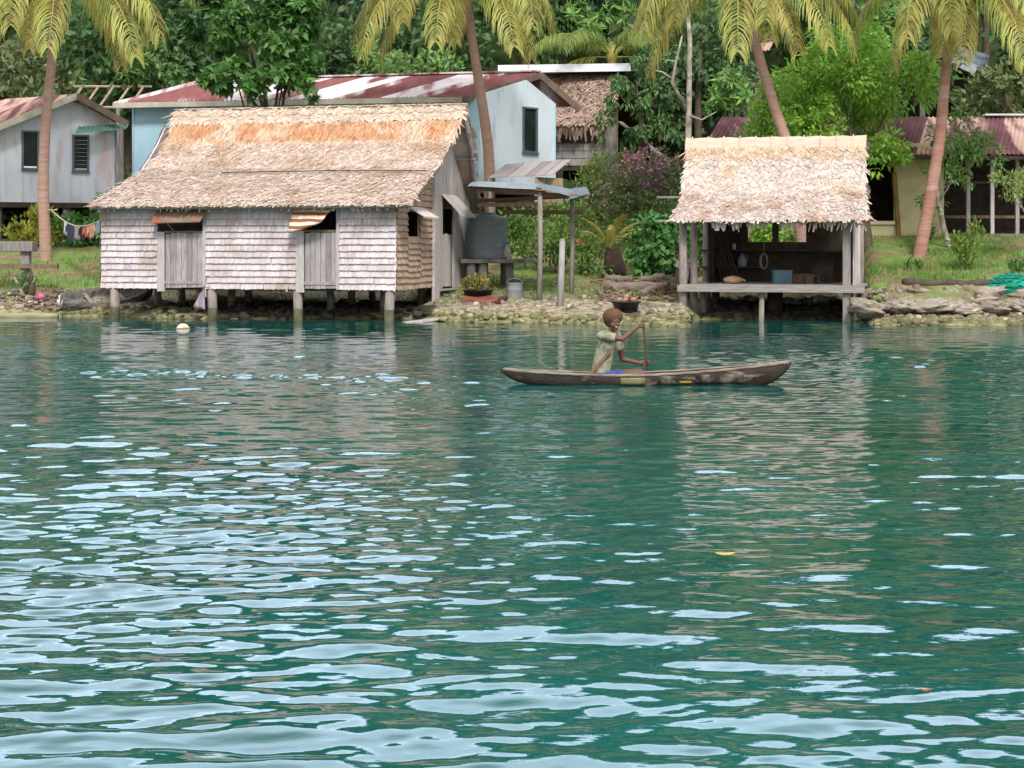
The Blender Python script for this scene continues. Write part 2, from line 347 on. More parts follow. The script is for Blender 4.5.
def water_mat():
    m = bpy.data.materials.new('lagoon_water'); m.use_nodes = True; nt = m.node_tree; N = nt.nodes; L = nt.links; b = N['Principled BSDF']
    b.inputs['Roughness'].default_value = .03; b.inputs['IOR'].default_value = 1.36; b.inputs['Specular IOR Level'].default_value = .5
    g = N.new('ShaderNodeNewGeometry'); n = N.new('ShaderNodeTexNoise'); n.inputs['Scale'].default_value = .22; n.inputs['Detail'].default_value = 3; L.new(g.outputs['Position'], n.inputs['Vector'])
    r = N.new('ShaderNodeValToRGB'); e = r.color_ramp.elements; e[0].position = .35; e[0].color = (.0035, .056, .046, 1); e[1].position = .65; e[1].color = (.005, .086, .076, 1)
    L.new(n.outputs['Fac'], r.inputs[0]); L.new(r.outputs['Color'], b.inputs['Base Color'])
    mp = N.new('ShaderNodeMapping'); mp.inputs['Scale'].default_value = (.55, 1.0, 1); L.new(g.outputs['Position'], mp.inputs['Vector'])
    n2 = N.new('ShaderNodeTexNoise'); n2.inputs['Scale'].default_value = 5.5; n2.inputs['Detail'].default_value = 3; n2.inputs['Roughness'].default_value = .55; L.new(mp.outputs['Vector'], n2.inputs['Vector'])
    bp = N.new('ShaderNodeBump'); bp.inputs['Strength'].default_value = .22; bp.inputs['Distance'].default_value = .02; L.new(n2.outputs['Fac'], bp.inputs['Height']); L.new(bp.outputs['Normal'], b.inputs['Normal'])
    return m
o = np_obj('water', [(np.stack([X, Y, H], -1).reshape(-1, 3), F, 0)], water_mat(), smooth=True); tag(o, kind='structure')

# ------------------------------------------------------------------ grass, shore rubble
grass_m = mat('grass_blades', srgb('5f8540'), srgb('78984c'), 1.2, island=.3, hue=.02, transl=.25, c3=srgb('a09a62'), s3=.7, t3=.6)
def scatter(n, boxes):
    out = []
    for px0, px1, d0, d1, w in boxes:
        k = int(n*w); px = rng.uniform(px0, px1, k); d = rng.uniform(d0, d1, k); out.append(np.stack([(px-512)*d/FOC, d, GZ(px, d)], -1))
    return np.concatenate(out)
Pg = scatter(26000, [(-60, 160, 44.9, 53, .24), (866, 1090, 41.6, 48.2, .40), (436, 690, 42.6, 47.5, .16), (150, 440, 44.5, 50, .08), (700, 850, 44, 50, .06)])
keep = smooth_noise(Pg[:,0], Pg[:,1], 9, 10, .4, 2.5)+rng.normal(0, .5, len(Pg)) > -.55; Pg = Pg[keep]; n = len(Pg)
tv = np.array([[-.5,0,0],[.5,0,0],[.28,.12,.6],[-.28,.12,.6],[0,.42,1.0]]); 
tf4 = np.array([[0,1,2,3]]); tf3 = np.array([[3,2,4]])
a = rng.uniform(0, 2*np.pi, n); hgt = rng.uniform(.05, .14, n)
Xa = np.stack([np.cos(a), np.sin(a), 0*a], -1)*rng.uniform(.015, .035, n)[:,None]; Ya = np.stack([-np.sin(a), np.cos(a), 0*a], -1)*hgt[:,None]*.8; Za = np.stack([0*a, 0*a, hgt], -1)
v, f = inst(tv, tf4, Pg, Xa, Ya, Za); f3 = (tf3[None]+(np.arange(n)*5)[:,None,None]).reshape(-1, 3)
me_chunks = [(v, f, 0)]
o = np_obj('grass', me_chunks+[(v, f3, 0)], grass_m); tag(o, 'short green grass growing on the lawns behind the shore', 'grass', kind='stuff')

def rock_template(seed, nu=9, nv=6):
    m = MB(); random.seed(seed); m.ball((0,0,0), 1, nu, nv, jit=.16); v = np.array([list(q) for q in m.v])
    f = [q if len(q) == 4 else q+[q[2]] for q in m.f]; f4 = np.array([q for q in m.f if len(q) == 4]); f3 = np.array([q for q in m.f if len(q) == 3])
    v = v*(1+.27*smooth_noise(v[:,0]*3+seed, v[:,1]*3+v[:,2]*4, seed, 8, .5, 2))[:,None]; return v, f4, f3
rubble_m = mat('shore_rubble', srgb('8d8271'), srgb('6e6557'), 6, island=.4, bump=.6, c3=srgb('b8ad99'), s3=5, t3=.6)
rubble_moss = mat('mossy_rubble', srgb('7f7b58'), srgb('5f5b44'), 5, island=.35, bump=.6, c3=srgb('a39b70'), s3=5, t3=.62)
rubble_dark = mat('dark_rubble', srgb('4b443c'), srgb('37322c'), 5, island=.35, bump=.6)  # darker rubble tone, used only below the two stilt buildings
def stones(Pp, smin, smax, seed):
    q = np.random.default_rng(seed); ch4 = []; n = len(Pp); k = rng.integers(0, 3, n); out = []
    for t in range(3):
        v, f4, f3 = rock_template(seed*3+t, 7, 5); s = Pp[k == t]; m = len(s)
        if not m: continue
        a = q.uniform(0, 6.28, m); sc = smin*(smax/smin)**(q.uniform(0, 1, m)**1.6); fl = q.uniform(.45, .8, m)
        Xa = np.stack([np.cos(a), np.sin(a), 0*a], -1)*sc[:,None]*q.uniform(.8, 1.4, m)[:,None]; Ya = np.stack([-np.sin(a), np.cos(a), 0*a], -1)*sc[:,None]; Za = np.stack([0*a, 0*a, sc*fl], -1)
        V, F4 = inst(v, f4, s, Xa, Ya, Za); F3 = (f3[None]+(np.arange(m)*len(v))[:,None,None]).reshape(-1, 3)
        out.append((V, F4, F3))
    return out
def rubble(name, label, Pp, s0, s1, m, seed):
    ch = []
    for V, F4, F3 in stones(Pp, s0, s1, seed): ch.append((V, F4, 0)); ch.append((V, F3, 0))
    return tag(np_obj(name, ch, m), label, 'rubble', kind='stuff')
def shore(n, px0, px1, z0, z1):
    px = rng.uniform(px0, px1, n*6); d = rng.uniform(37, 46, n*6); z = GZ(px, d); k = (z > z0) & (z < z1); px, d, z = px[k][:n], d[k][:n], z[k][:n]
    return np.stack([(px-512)*d/FOC, d, z], -1)
rubble('coral_rubble', 'pale broken coral stones strewn along the whole shore bank', np.concatenate([shore(520, -60, 150, .12, .6), shore(420, 430, 690, .12, .5), shore(500, 862, 1080, .05, .8), scatter(330, [(436, 690, 41, 47.3, .7), (690, 860, 43, 46, .3)])]), .025, .13, rubble_m, 5)
rubble('mossy_stones', 'small mossy yellow-green stones at the waterline', np.concatenate([shore(260, -60, 200, -.08, .25), shore(420, 430, 700, -.08, .16), shore(300, 850, 1080, -.08, .16)]), .04, .16, rubble_moss, 6)
rubble('dark_stones', 'dark stones heaped under the two stilt buildings', np.concatenate([shore(700, 150, 432, -.1, .24), shore(520, 700, 850, -.1, .36)]), .05, .2, rubble_dark, 7)

# ------------------------------------------------------------------ thatch laid in rows on a curved roof surface
class RoofSurf:
    def __init__(s, L, R):
        s.L = np.array([list(p) for p in L]); s.R = np.array([list(p) for p in R])
        m = (s.L+s.R)/2; d = np.concatenate([[0], np.cumsum(np.linalg.norm(np.diff(m, axis=0), axis=1))]); s.t = d/d[-1]; s.len = d[-1]; s.wid = np.linalg.norm(m[0]*0+s.R[0]-s.L[0])
    def at(s, u, t):
        u = np.asarray(u, float)[...,None]; l = np.stack([np.interp(t, s.t, s.L[:,i]) for i in range(3)], -1); r = np.stack([np.interp(t, s.t, s.R[:,i]) for i in range(3)], -1)
        return l*(1-u)+r*u
    def frame(s, u, t):
        e = .01; t0 = np.clip(t-e, 0, 1); t1 = np.clip(t+e, 0, 1); up = unit(s.at(u, t1)-s.at(u, t0)); ac = unit(s.R[0]-s.L[0])[None]+0*up
        nn = unit(np.cross(ac, up)); nn *= np.sign(nn[:,2:3]+1e-9); return ac, up, nn
STRIP_V = np.array([[-.5,0,0],[.5,0,0],[-.55,-.5,.35],[.5,-.5,.35],[-.22,-1.0,.6],[.25,-1.0,.6]], float)
STRIP_F = np.array([[0,1,3,2],[2,3,5,4]])
def thatch_rows(surf, t0, t1, rows, width, length, lift=.07, jit=.35, skew=.25, u0=0., u1=1.):
    T = []; U = []
    n = max(4, int(surf.wid*(u1-u0)/width))
    for i in range(rows):
        T.append(np.full(n, t0+(t1-t0)*(i+.5)/rows)); U.append(u0+(np.arange(n)+.5)/n*(u1-u0))
    T = np.concatenate(T); U = np.concatenate(U); k = len(T)
    T = np.clip(T+rng.normal(0, jit*abs(t1-t0)/rows, k), 0, 1); U = np.clip(U+rng.normal(0, .4*width/surf.wid, k), u0, u1)
    ac, up, nn = surf.frame(U, T); p = surf.at(U, T)+nn*.015
    L_ = length*rng.uniform(.6, 1.25, k)[:,None]; sk = rng.normal(0, skew, k)[:,None]
    return inst(STRIP_V, STRIP_F, p, ac*width*rng.uniform(.7, 1.7, k)[:,None], (up+ac*sk)*L_, nn*lift*rng.uniform(.3, 1.8, k)[:,None])
def roof_base(surf, n=10, thick=.09):
    rows = []
    for t in np.linspace(0, 1, 14):
        rows.append([Vector(q) for q in surf.at(np.linspace(0, 1, n), np.full(n, t))])
    mb = MB(); mb.grid(rows, 0, (0, 0, -thick)); return mb
def mb_chunks(mb):
    v = np.array([list(q) for q in mb.v]); out = []
    f4 = [q for q in mb.f if len(q) == 4]; f3 = [q for q in mb.f if len(q) == 3]
    if f4: out.append((v, np.array(f4), mb.m[0]))
    if f3: out.append((v, np.array(f3), mb.m[0]))
    return out
def shingle_wall(name, p0, p1, z0, z1, rows, m, parent, wpx=.10, out=.05, top=None):
    """leaf-shingle wall: backing sheet and overlapping rows of leaf flaps; top(s) gives the wall height along it"""
    p0, p1 = Vector(p0), Vector(p1); d = p1-p0; Lw = d.length; ac = np.array([*(d/Lw)]); nrm = np.array([ac[1], -ac[0], 0.])
    mb = MB(); b = Vector(nrm)*-.04
    zt = top or (lambda s: z1)
    cols = [p0.lerp(p1, i/12) for i in range(13)]
    mb.slab([Vector((p0.x, p0.y, z0)), Vector((p1.x, p1.y, z0))]+[Vector((c.x, c.y, zt(i/12)-.01)) for i, c in reversed(list(enumerate(cols)))], b)
    ch = []; v = np.array([list(q) for q in mb.v]); 
    for k in sorted(set(len(q) for q in mb.f)): ch.append((v, np.array([q for q in mb.f if len(q) == k]), 0))
    zmax = max(zt(i/12) for i in range(13)); rh = (z1-z0)/rows; n = int(Lw/wpx); Pp = []; 
    zz = z0+rh*1.02
    while zz < zmax+rh:
        s = (np.arange(n)+.5+rng.uniform(-.3, .3, n))/n; zs = np.array([zt(q) for q in s]); k = zs > zz-rh*.6
        s = s[k]; z = np.minimum(zz, zs[k]); Pp.append(np.stack([p0.x+d.x*s, p0.y+d.y*s, z+rng.normal(0, .0025, len(s))], -1)+nrm*.012); zz += rh
    Pp = np.concatenate(Pp); k = len(Pp)
    tv = np.array([[-.5,0,0],[.5,0,0],[-.5,-.6,.6],[.5,-.6,.6],[-.44,-1.0,1.0],[.46,-1.02,1.0]]); 
    Xa = ac[None]*(wpx*rng.uniform(1.1, 2.0, k))[:,None]; Ya = np.array([[0,0,1.]])*(rh*(1.05+rng.gamma(1.3, .03, k)))[:,None]+ac[None]*rng.normal(0, .006, k)[:,None]; Za = nrm[None]*(out*rng.uniform(.85, 1.12, k))[:,None]
    V, Fq = inst(tv, STRIP_F, Pp, Xa, Ya, Za); ch.append((V, Fq, 0)); return np_obj(name, ch, m, parent)
def plank_wall(name, p0, p1, z0, z1, m, parent, w=.16, gap=.010, t=.03, ragged=.0, top=None, bot=None):
    p0, p1 = Vector(p0), Vector(p1); d = p1-p0; n = max(1, round(d.length/w)); dn = d.normalized(); nrm = Vector((dn.y, -dn.x, 0)); mb = MB()
    for i in range(n):
        a = p0+d*(i/n)+dn*gap; b = p0+d*((i+1)/n); o = nrm*random.uniform(0, .012); lo = (bot((i+.5)/n) if bot else z0)+random.uniform(-ragged, 0)
        ha, hb = (top(i/n), top((i+1)/n)) if top else (z1, z1); rg = random.uniform(-ragged, ragged)
        A, B = a+o, b+o; back = -nrm*t
        mb.slab([Vector((A.x, A.y, lo)), Vector((B.x, B.y, lo)), Vector((B.x, B.y, hb+rg)), Vector((A.x, A.y, ha+rg))], back)
    return mb.build(name, m, parent)
def corrugated(name, surf_pts, m, parent, nsheets, amp=.016, wav=.12, overlap=.02, rows=5):
    """rows of corrugated sheets between two edges: surf_pts = (lower-left, lower-right, upper-left, upper-right); each sheet a separate island"""
    A, B, C_, D_ = [Vector(p) for p in surf_pts]; nrm = (B-A).cross(C_-A).normalized(); nrm = nrm if nrm.z > 0 else -nrm; mb = MB()
    for i in range(nsheets):
        s0, s1 = i/nsheets-overlap/nsheets, (i+1)/nsheets; w = (B-A).length/nsheets; k = max(6, int(w/wav)*5); tilt = nrm*random.uniform(.002, .012); ex = random.uniform(-.04, .04); rws = []
        for r_ in range(rows):
            t = r_/(rows-1); row = []
            for j in range(k+1):
                s = s0+(s1-s0)*j/k; lo = A.lerp(B, s); hi = C_.lerp(D_, s); q = lo+(hi-lo)*(t+(ex if r_ == 0 else 0)*.3); row.append(q+nrm*(amp*math.sin(2*math.pi*j/k*max(1, int(w/wav))))+tilt*(i % 2))
            rws.append(row)
        mb.grid(rws)
    return mb.build(name, m, parent)
# ================================================================== THE THATCHED STILT HOUSE
H_ = Frame(395, 40.6, 15); u, z = H_.u, H_.z
WL = H_.u(102, 0); DV = H_.v(466, 0); ZF = H_.z(288, 0, 0); ZE = H_.z(204.5, 0, -.2)
house = thing('stilt_house', H_.p(WL/2, DV/2, 0), 'big thatched stilt house with grey shingle walls standing over the water', 'house')
# roof
RV = 3.5
lv = [(-.36, 205, 89, 410.5), (.5, 189, 112, 421), (1.8, 166, 148, 440), (2.75, 140, 167, 453.5), (RV, 111, 178, 465)]
Lp, Rp = [], []
for v_, py, a, b in lv:
    ua, ub = H_.u(a, v_), H_.u(b, v_); um = (ua+ub)/2; zz = H_.z(py, um, v_); Lp.append(H_.p(ua, v_, zz)); Rp.append(H_.p(ub, v_, zz))
sf = RoofSurf(Lp, Rp)
zr = Lp[-1].z; ze = Lp[0].z
uR = H_.u(465, RV); uL = H_.u(178, RV)
back = [(DV+.45, ze, WL+.1, H_.u(482, DV+.45)), (4.95, Lp[2].z, H_.u(148, 1.8)+.1, uR-.15), (4.2, Lp[3].z, H_.u(167, 2.75), uR), (RV, zr, uL, uR)]
sb = RoofSurf([H_.p(a, v_, zz) for v_, zz, a, b in back], [H_.p(b, v_, zz) for v_, zz, a, b in back])
ch = []
for s_ in (sf, sb): ch += [(v, f, 0) for v, f, _ in mb_chunks(roof_base(s_))]
v, f = thatch_rows(sf, .0, .76, 46, .040, .20, .03, jit=.5, skew=.4); ch.append((v, f, 0))
v, f = thatch_rows(sf, .012, .0, 2, .05, .17, .04, jit=.9); ch.append((v, f, 0))
n = 110; uu_ = rng.uniform(.02, .98, n); p = sf.at(uu_, np.zeros(n))+np.array([0, .03, -.02]); ac = np.tile(np.array([[H_.U.x, H_.U.y, 0]]), (n, 1)); v, f = inst(STRIP_V, STRIP_F, p, ac*rng.uniform(.025, .06, n)[:,None], (np.tile(np.array([[0, -.1, 1.]]), (n, 1))+ac*rng.normal(0, .25, n)[:,None])*rng.uniform(.04, .15, n)[:,None], np.tile(np.array([[0, -.02, 0.]]), (n, 1))); ch.append((v, f, 0))
v, f = thatch_rows(sb, .0, .98, 22, .16, .36, .06); ch.append((v, f, 0))
roof = np_obj('roof', ch, [thatch, thatch_under], house)
v, f = thatch_rows(sf, .76, .93, 8, .024, .40, .045, jit=.7, skew=.35); np_obj('fresh_thatch', [(v, f, 0)], thatch_orange, roof)
# ridge cap folded over the top
ch = []; n = 30; rows = []
for k, (dv, dz) in enumerate([(-.30, -.36), (-.17, -.14), (-.06, .0), (0, .03), (.06, .0), (.2, -.16), (.34, -.4)]):
    rows.append([H_.p(uL-.02+(uR-uL+.06)*i/n, RV+dv, zr+dz+.09+.012*math.sin(i*1.7+k)) for i in range(n+1)])
mb = MB(); mb.grid(rows, 0, (0, 0, -.06)); ch += mb_chunks(mb)
scap = RoofSurf([rows[0][0], rows[1][0], rows[2][0], rows[3][0]], [rows[0][-1], rows[1][-1], rows[2][-1], rows[3][-1]])
v, f = thatch_rows(scap, .02, .98, 12, .05, .13, .022, jit=.6, skew=1.0); ch.append((v, f, 0))
np_obj('ridge_cap', ch, thatch_pale, roof)
mb = MB()      # long stick lying across the thatch, and the barge poles of the gable
a = sf.at(np.array([.30]), np.array([.405]))[0]; b = sf.at(np.array([.98]), np.array([.40]))[0]; mb.tube([Vector(a)+Vector((0,-.06,.05)), (Vector(a)+Vector(b))/2+Vector((0,-.06,.07)), Vector(b)+Vector((0,-.06,.05))], .014, 6); mb.build('roof_pole', wood_dark, roof)
for A_ in (Rp, [H_.p(b, v_, zz) for v_, zz, a, b in back]):
    mb = MB()
    for a, b in zip(A_, A_[1:]): mb.beam(a+Vector((-.06, 0, -.12)), b+Vector((-.06, 0, -.12)), .05, .1)
    mb.build('barge_board', wood_grey, roof)
for q in (.12, .36, .6, .84):     # purlin ends sticking out of the gable
    for S_ in (sf, sb):
        mb = MB(); p = Vector(S_.at(np.array([1.0]), np.array([q]))[0]); mb.beam(p+Vector(tuple(-.7*c for c in H_.U)+(-.14,)), p+Vector(tuple(.05*c for c in H_.U)+(-.14,)), .06, .06); mb.build('purlin', wood_grey, roof)
def under_roof(v_):               # underside height of the roof at depth v
    pts = [(q[0], Lp[i].z) for i, q in enumerate(lv)]+[(q[0], q[1]) for q in back[::-1][1:]]
    return float(np.interp(v_, [q[0] for q in pts], [q[1] for q in pts]))-.16
# floor, joists
mb = MB(); H_.box(mb, WL+.03, -.03, .06, DV-.05, ZF-.05, ZF-.005); mb.build('floor', wood_dark, house)  # dark tone deepens the shade seen through the openings
mb = MB()
for v_ in (.12, DV*.5, DV-.15): H_.box(mb, WL, 0, v_-.06, v_+.06, ZF-.085, ZF-.052)
mb.build('floor_beam', wood_dark, house)
# stilts: front row seen in the light, others in the shade
ups = [H_.u(x, .02) for x in (114, 211.5, 297, 389.5)]
for r_, v_ in enumerate((.06, 1.75, 3.6, DV-.15)):
    us = ups if r_ == 0 else [H_.u(x, v_) for x in {1: (158, 232, 330, 384), 2: (181, 248, 352, 421), 3: (200, 300, 372, 437)}[r_]]
    for u_ in us:
        g = gz(*H_.p(u_, v_, 0).xy); r0 = .115 if r_ == 0 else .095; p = H_.p(u_, v_, 0); zb = min(g, 0)-.4; lean = random.uniform(-.03, .03); mb = MB()
        mb.tube([(p.x+lean, p.y, zb), (p.x+lean, p.y, max(.28, g+.2)), (p.x, p.y, ZF-.085 if r_ else ZF-.06)], [r0*1.12, r0, r0*.95], 9, jit=.05, k=0)
        for fi, f in enumerate(mb.f):
            if sum(mb.v[i].z for i in f)/len(f) < .2: mb.m[fi] = 1
        mb.build('stilt', [stilt_m, stilt_wet], house, smooth=True)
# front walls
def hp(px, py=None, v_=0.): return H_.p(H_.u(px, v_), v_, 0)
for a, b in ((102, 157.5), (207, 296.5), (340.5, 396)): shingle_wall('shingle_wall', hp(a), hp(b), ZF-.04, ZE, 13, shingle, house, wpx=.034)
zo1 = H_.z(233, H_.u(180, 0), 0); zo2 = H_.z(232, H_.u(318, 0), 0)
for (a, b, zo) in ((157.5, 207, zo1), (296.5, 340.5, zo2)):
    d_ = plank_wall('plank_door', H_.p(H_.u(a, 0)+.22, -.02, 0), H_.p(H_.u(b, 0)-.1, -.02, 0), ZF-.02, zo, plank, house, w=.14, ragged=.03)
    mb = MB(); H_.box(mb, H_.u(a, 0)+.06, H_.u(b, 0)-.02, -.045, -.01, ZF+.06, ZF+.13) ; mb.build('cross_rail', plank, d_)
    mb = MB()
    H_.box(mb, H_.u(a, 0)+.01, H_.u(a, 0)+.2, -.05, .02, ZF-.12, zo+.03); H_.box(mb, H_.u(b, 0)-.09, H_.u(b, 0)-.01, -.05, .02, ZF-.25 if a < 200 else ZF-.05, ze+.1)
    mb.build('door_post', plank_pale, house)
    mb = MB(); H_.box(mb, H_.u(a, 0)+.2, H_.u(b, 0)-.1, -.04, .03, zo, zo+.05); mb.build('door_sill', wood_brown, house)
# brown propped flap of the first opening
fl = mat('brown_sheet', srgb('8d7a66'), srgb('74604e'), 3, c3=srgb('9c5a45'), s3=2.5, t3=.6, bump=.2)
ua, ub = H_.u(154, -.3), H_.u(206, -.2); zt_, zb_ = H_.z(206, ua, 0), H_.z(222.5, ua, -.5)
mb = MB(); mb.slab([H_.p(ua+.02, -.02, zt_), H_.p(ub, -.02, zt_+.01), H_.p(ub-.06, -.4, zb_+.03), H_.p(ua-.04, -.4, zb_)], (0, .005, -.025)); fo = mb.build('awning_flap', fl, house)
mb = MB(); mb.beam(H_.p(H_.u(176, 0), -.03, zo1), H_.p(H_.u(173.5, 0), -.42, zb_+.02), .02, .02); mb.build('prop_stick', wood_grey, fo)
# buckled tin flap with orange and white stripes of the second opening
ms = bpy.data.materials.new('rust_striped_tin'); ms.use_nodes = True; nt_ = ms.node_tree; N = nt_.nodes
wv = N.new('ShaderNodeTexWave'); wv.bands_direction = 'Z'; wv.inputs['Scale'].default_value = 2.0; wv.inputs['Distortion'].default_value = 2.0; wv.inputs['Detail'].default_value = 3; tcx = N.new('ShaderNodeTexCoord'); nt_.links.new(tcx.outputs['Object'], wv.inputs['Vector'])
cr = N.new('ShaderNodeValToRGB'); e = cr.color_ramp.elements; e[0].position = .25; e[0].color = (*srgb('8a5138'), 1); e[1].position = .62; e[1].color = (*srgb('e0d3bf'), 1); q = e.new(.45); q.color = (*srgb('c08a55'), 1)
nt_.links.new(wv.outputs['Color'], cr.inputs[0]); nt_.links.new(cr.outputs['Color'], N['Principled BSDF'].inputs['Base Color']); N['Principled BSDF'].inputs['Roughness'].default_value = .6
rows = []
for i in range(9):
    t = i/8; row = []
    for j in range(9):
        s = j/8; ux = H_.u(295.5+(335-6*t-295.5)*s, 0); zz = H_.z(207+(26-7*s-4*s*s)*t, ux, 0); row.append(H_.p(ux, -.03-.42*math.sin(t*1.5)+.05*math.sin(s*3.1)*t+.02*math.sin(t*19), zz))
    rows.append(row)
mb = MB(); mb.grid(rows, 0, (0, .012, 0)); mb.build('tin_flap', ms, house, smooth=True)
# side wall: shingled bay, its window flap, then vertical planks to the gable
v1 = H_.v(431, 0); wt = lambda v_: under_roof(v_)
def sidep(v_, u_=0.): return H_.p(u_, v_, 0)
wa, wb = H_.v(406.5, 0), H_.v(419, 0); zw0, zw1 = H_.z(236.5, 0, wa), H_.z(211, 0, wa)
shingle_wall('side_shingle_wall', sidep(.0), sidep(wa), ZF-.04, ZE, 13, shingle_tan, house, wpx=.036, top=lambda s: wt(wa*s))
shingle_wall('side_shingle_wall', sidep(wb), sidep(v1), ZF-.04, ZE, 13, shingle_tan, house, wpx=.036, top=lambda s: wt(wb+(v1-wb)*s))
shingle_wall('side_shingle_wall', sidep(wa), sidep(wb), ZF-.04, zw0, 9, shingle_tan, house, wpx=.036)
shingle_wall('side_shingle_wall', sidep(wa), sidep(wb), zw1, zw1+.4, 3, shingle_tan, house, wpx=.036, top=lambda s: wt(wa+(wb-wa)*s))
mb = MB(); mb.slab([H_.p(.03, wa-.1, zw1+.1), H_.p(.03, wb+.15, zw1+.08), H_.p(.48, wb+.1, zw1-.17), H_.p(.48, wa-.05, zw1-.15)], (0, 0, .03)); mb.build('window_flap', mat('white_board', srgb('dcd6d0'), srgb('c9c0b8'), 4, bump=.1), house)
oa, ob = H_.v(442.5, .1), H_.v(453, .1); zt2, zs2 = H_.z(203, .1, oa), H_.z(234, .1, oa)
UU = .10
plank_wall('side_plank_wall', sidep(v1, UU), sidep(oa, UU), ZF-.1, 0, plank_pale, house, w=.26, gap=.016, top=lambda s: wt(v1+(oa-v1)*s))
plank_wall('side_plank_wall', sidep(ob, UU), sidep(DV, UU), ZF-.1, 0, plank_pale, house, w=.26, gap=.016, top=lambda s: wt(ob+(DV-ob)*s))
plank_wall('side_plank_wall', sidep(oa, UU), sidep(ob, UU), zt2+.12, 0, plank_pale, house, w=.26, gap=.016, top=lambda s: wt(oa+(ob-oa)*s))
plank_wall('side_door', sidep(oa, UU-.04), sidep(ob, UU-.04), ZF-.05, zs2, plank_pale, house, w=.2, ragged=.02)
mb = MB()
for i in range(4):
    a, b = oa-.15+(ob-oa+.3)*i/4, oa-.15+(ob-oa+.3)*(i+.94)/4; mb.slab([H_.p(UU+.03, a, zt2+.2), H_.p(UU+.03, b, zt2+.2), H_.p(UU+.55, b+.1, zt2-.36), H_.p(UU+.55, a+.1, zt2-.36)], (0, 0, .025))
mb.build('plank_flap', plank_pale, house)
mb = MB(); H_.box(mb, UU-.06, UU+.02, v1-.05, v1+.12, -.3, wt(v1)); H_.box(mb, UU+.0, UU+.03, v1+.121, v1+.32, .3, ZF); H_.box(mb, UU, UU+.03, DV-.3, DV-.1, .45, ZF); mb.build('corner_board', plank_pale, house)
mb = MB(); H_.box(mb, UU-.03, UU+.035, v1+.2, DV, ZF-.16, ZF-.11); mb.build('skirting_rail', plank_pale, house)
# unseen sides
plank_wall('back_wall', H_.p(0, DV, 0), H_.p(WL, DV, 0), ZF-.1, ZE, wood_dark, house, w=.2)  # boards coloured dark so the openings read as deep shade
shingle_wall('far_side_wall', H_.p(WL, DV, 0), H_.p(WL, 0, 0), ZF-.04, ZE, 13, shingle, house, wpx=.1, top=lambda s: wt(DV*(1-s))-.05)

# ================================================================== THE OPEN BOAT SHELTER
B_ = Frame(847, 40.6, 15); BW = B_.u(683, 0); BD = 3.4; BF = B_.z(287, 0, 0)
shed = thing('boat_shelter', B_.p(BW/2, BD/2, 0), 'small open-fronted thatched hut on stilts at the water edge', 'hut')
lv2 = [(-.4, 217.5, 672, 867), (.1, 203, 679, 866), (.5, 190, 683.5, 865.5), (1.1, 163, 686, 865), (1.7, 141, 688, 865)]
L2, R2 = [], []
for v_, py, a, b in lv2:
    ua, ub = B_.u(a, v_), B_.u(b, v_); zz = B_.z(py, (ua+ub)/2, v_); L2.append(B_.p(ua, v_, zz)); R2.append(B_.p(ub, v_, zz))
s2 = RoofSurf(L2, R2); zr2 = L2[-1].z; ul, ur = B_.u(688, 1.7), B_.u(865, 1.7)
bk = [(3.9, L2[0].z, ul-.1, ur), (2.6, L2[2].z, ul, ur), (1.7, zr2, ul, ur)]
s2b = RoofSurf([B_.p(a, v_, zz) for v_, zz, a, b in bk], [B_.p(b, v_, zz) for v_, zz, a, b in bk])
ch = []
for s_ in (s2, s2b): ch += [(v, f, 0) for v, f, _ in mb_chunks(roof_base(s_))]
v, f = thatch_rows(s2, .0, .42, 24, .04, .2, .035, jit=.5, skew=.4); ch.append((v, f, 2))
v, f = thatch_rows(s2, .42, .86, 22, .04, .22, .035, jit=.5, skew=.4); ch.append((v, f, 0))
v, f = thatch_rows(s2, .0, .02, 3, .05, .24, .03, jit=.5); v = v.copy(); ch.append((v, f, 2))
v, f = thatch_rows(s2b, .0, .98, 16, .16, .34, .06); ch.append((v, f, 2))
# ragged fringe hanging from the eave
n = 150; uu_ = rng.uniform(.2, .98, n); p = s2.at(uu_, np.zeros(n)); ac = np.tile(np.array([[B_.U.x, B_.U.y, 0]]), (n, 1)); dn = np.tile(np.array([[0, -.12, 1.]]), (n, 1))
v, f = inst(STRIP_V, STRIP_F, p, ac*rng.uniform(.03, .075, n)[:,None], (dn+ac*rng.normal(0, .25, n)[:,None])*(rng.uniform(.04, .36, n)**1.3)[:,None]*1.3, np.tile(np.array([[0, -.03, 0]]), (n, 1))); ch.append((v, f, 2))
roof2 = np_obj('roof', ch, [thatch_white, thatch_under, mat('thatch_pinkish', srgb('cdbdb3'), srgb('b3a298'), 3, island=.26, hue=.012, c3=srgb('a98d76'), s3=1.4, t3=.62)], shed)
v, f = thatch_rows(s2, .82, .95, 4, .026, .3, .05, skew=.5); np_obj('straw_band', [(v, f, 0)], mat('straw', srgb('d2bda4'), srgb('c0a388'), 4, island=.25, hue=.012), roof2)
rows = []; n = 24
for k, (dv, dz) in enumerate([(-.22, -.26), (-.12, -.08), (-.03, .0), (.06, .0), (.2, -.1), (.34, -.3)]): rows.append([B_.p(ul-.04+(ur-ul+.08)*i/n, 1.7+dv, zr2+dz+.1+.012*math.sin(i*2.1+k)) for i in range(n+1)])
mb = MB(); mb.grid(rows, 0, (0, 0, -.05)); cap = mb.build('ridge_cap', mat('woven_ridge', srgb('d4c2b0'), srgb('bfaa96'), 3, stretch=(1, 1, 8), bump=.5), roof2)
mb = MB()
for i in range(11):
    uu_ = ul+(ur-ul)*(i+.3)/11
    pts = [B_.p(uu_, 1.7+dv, zr2+dz+.125) for dv, dz in ((-.22, -.26), (-.12, -.08), (-.03, .0), (.06, .0))]
    mb.tube(pts, .013, 6)
mb.build('ridge_ties', thatch_pale, cap)
mb = MB()
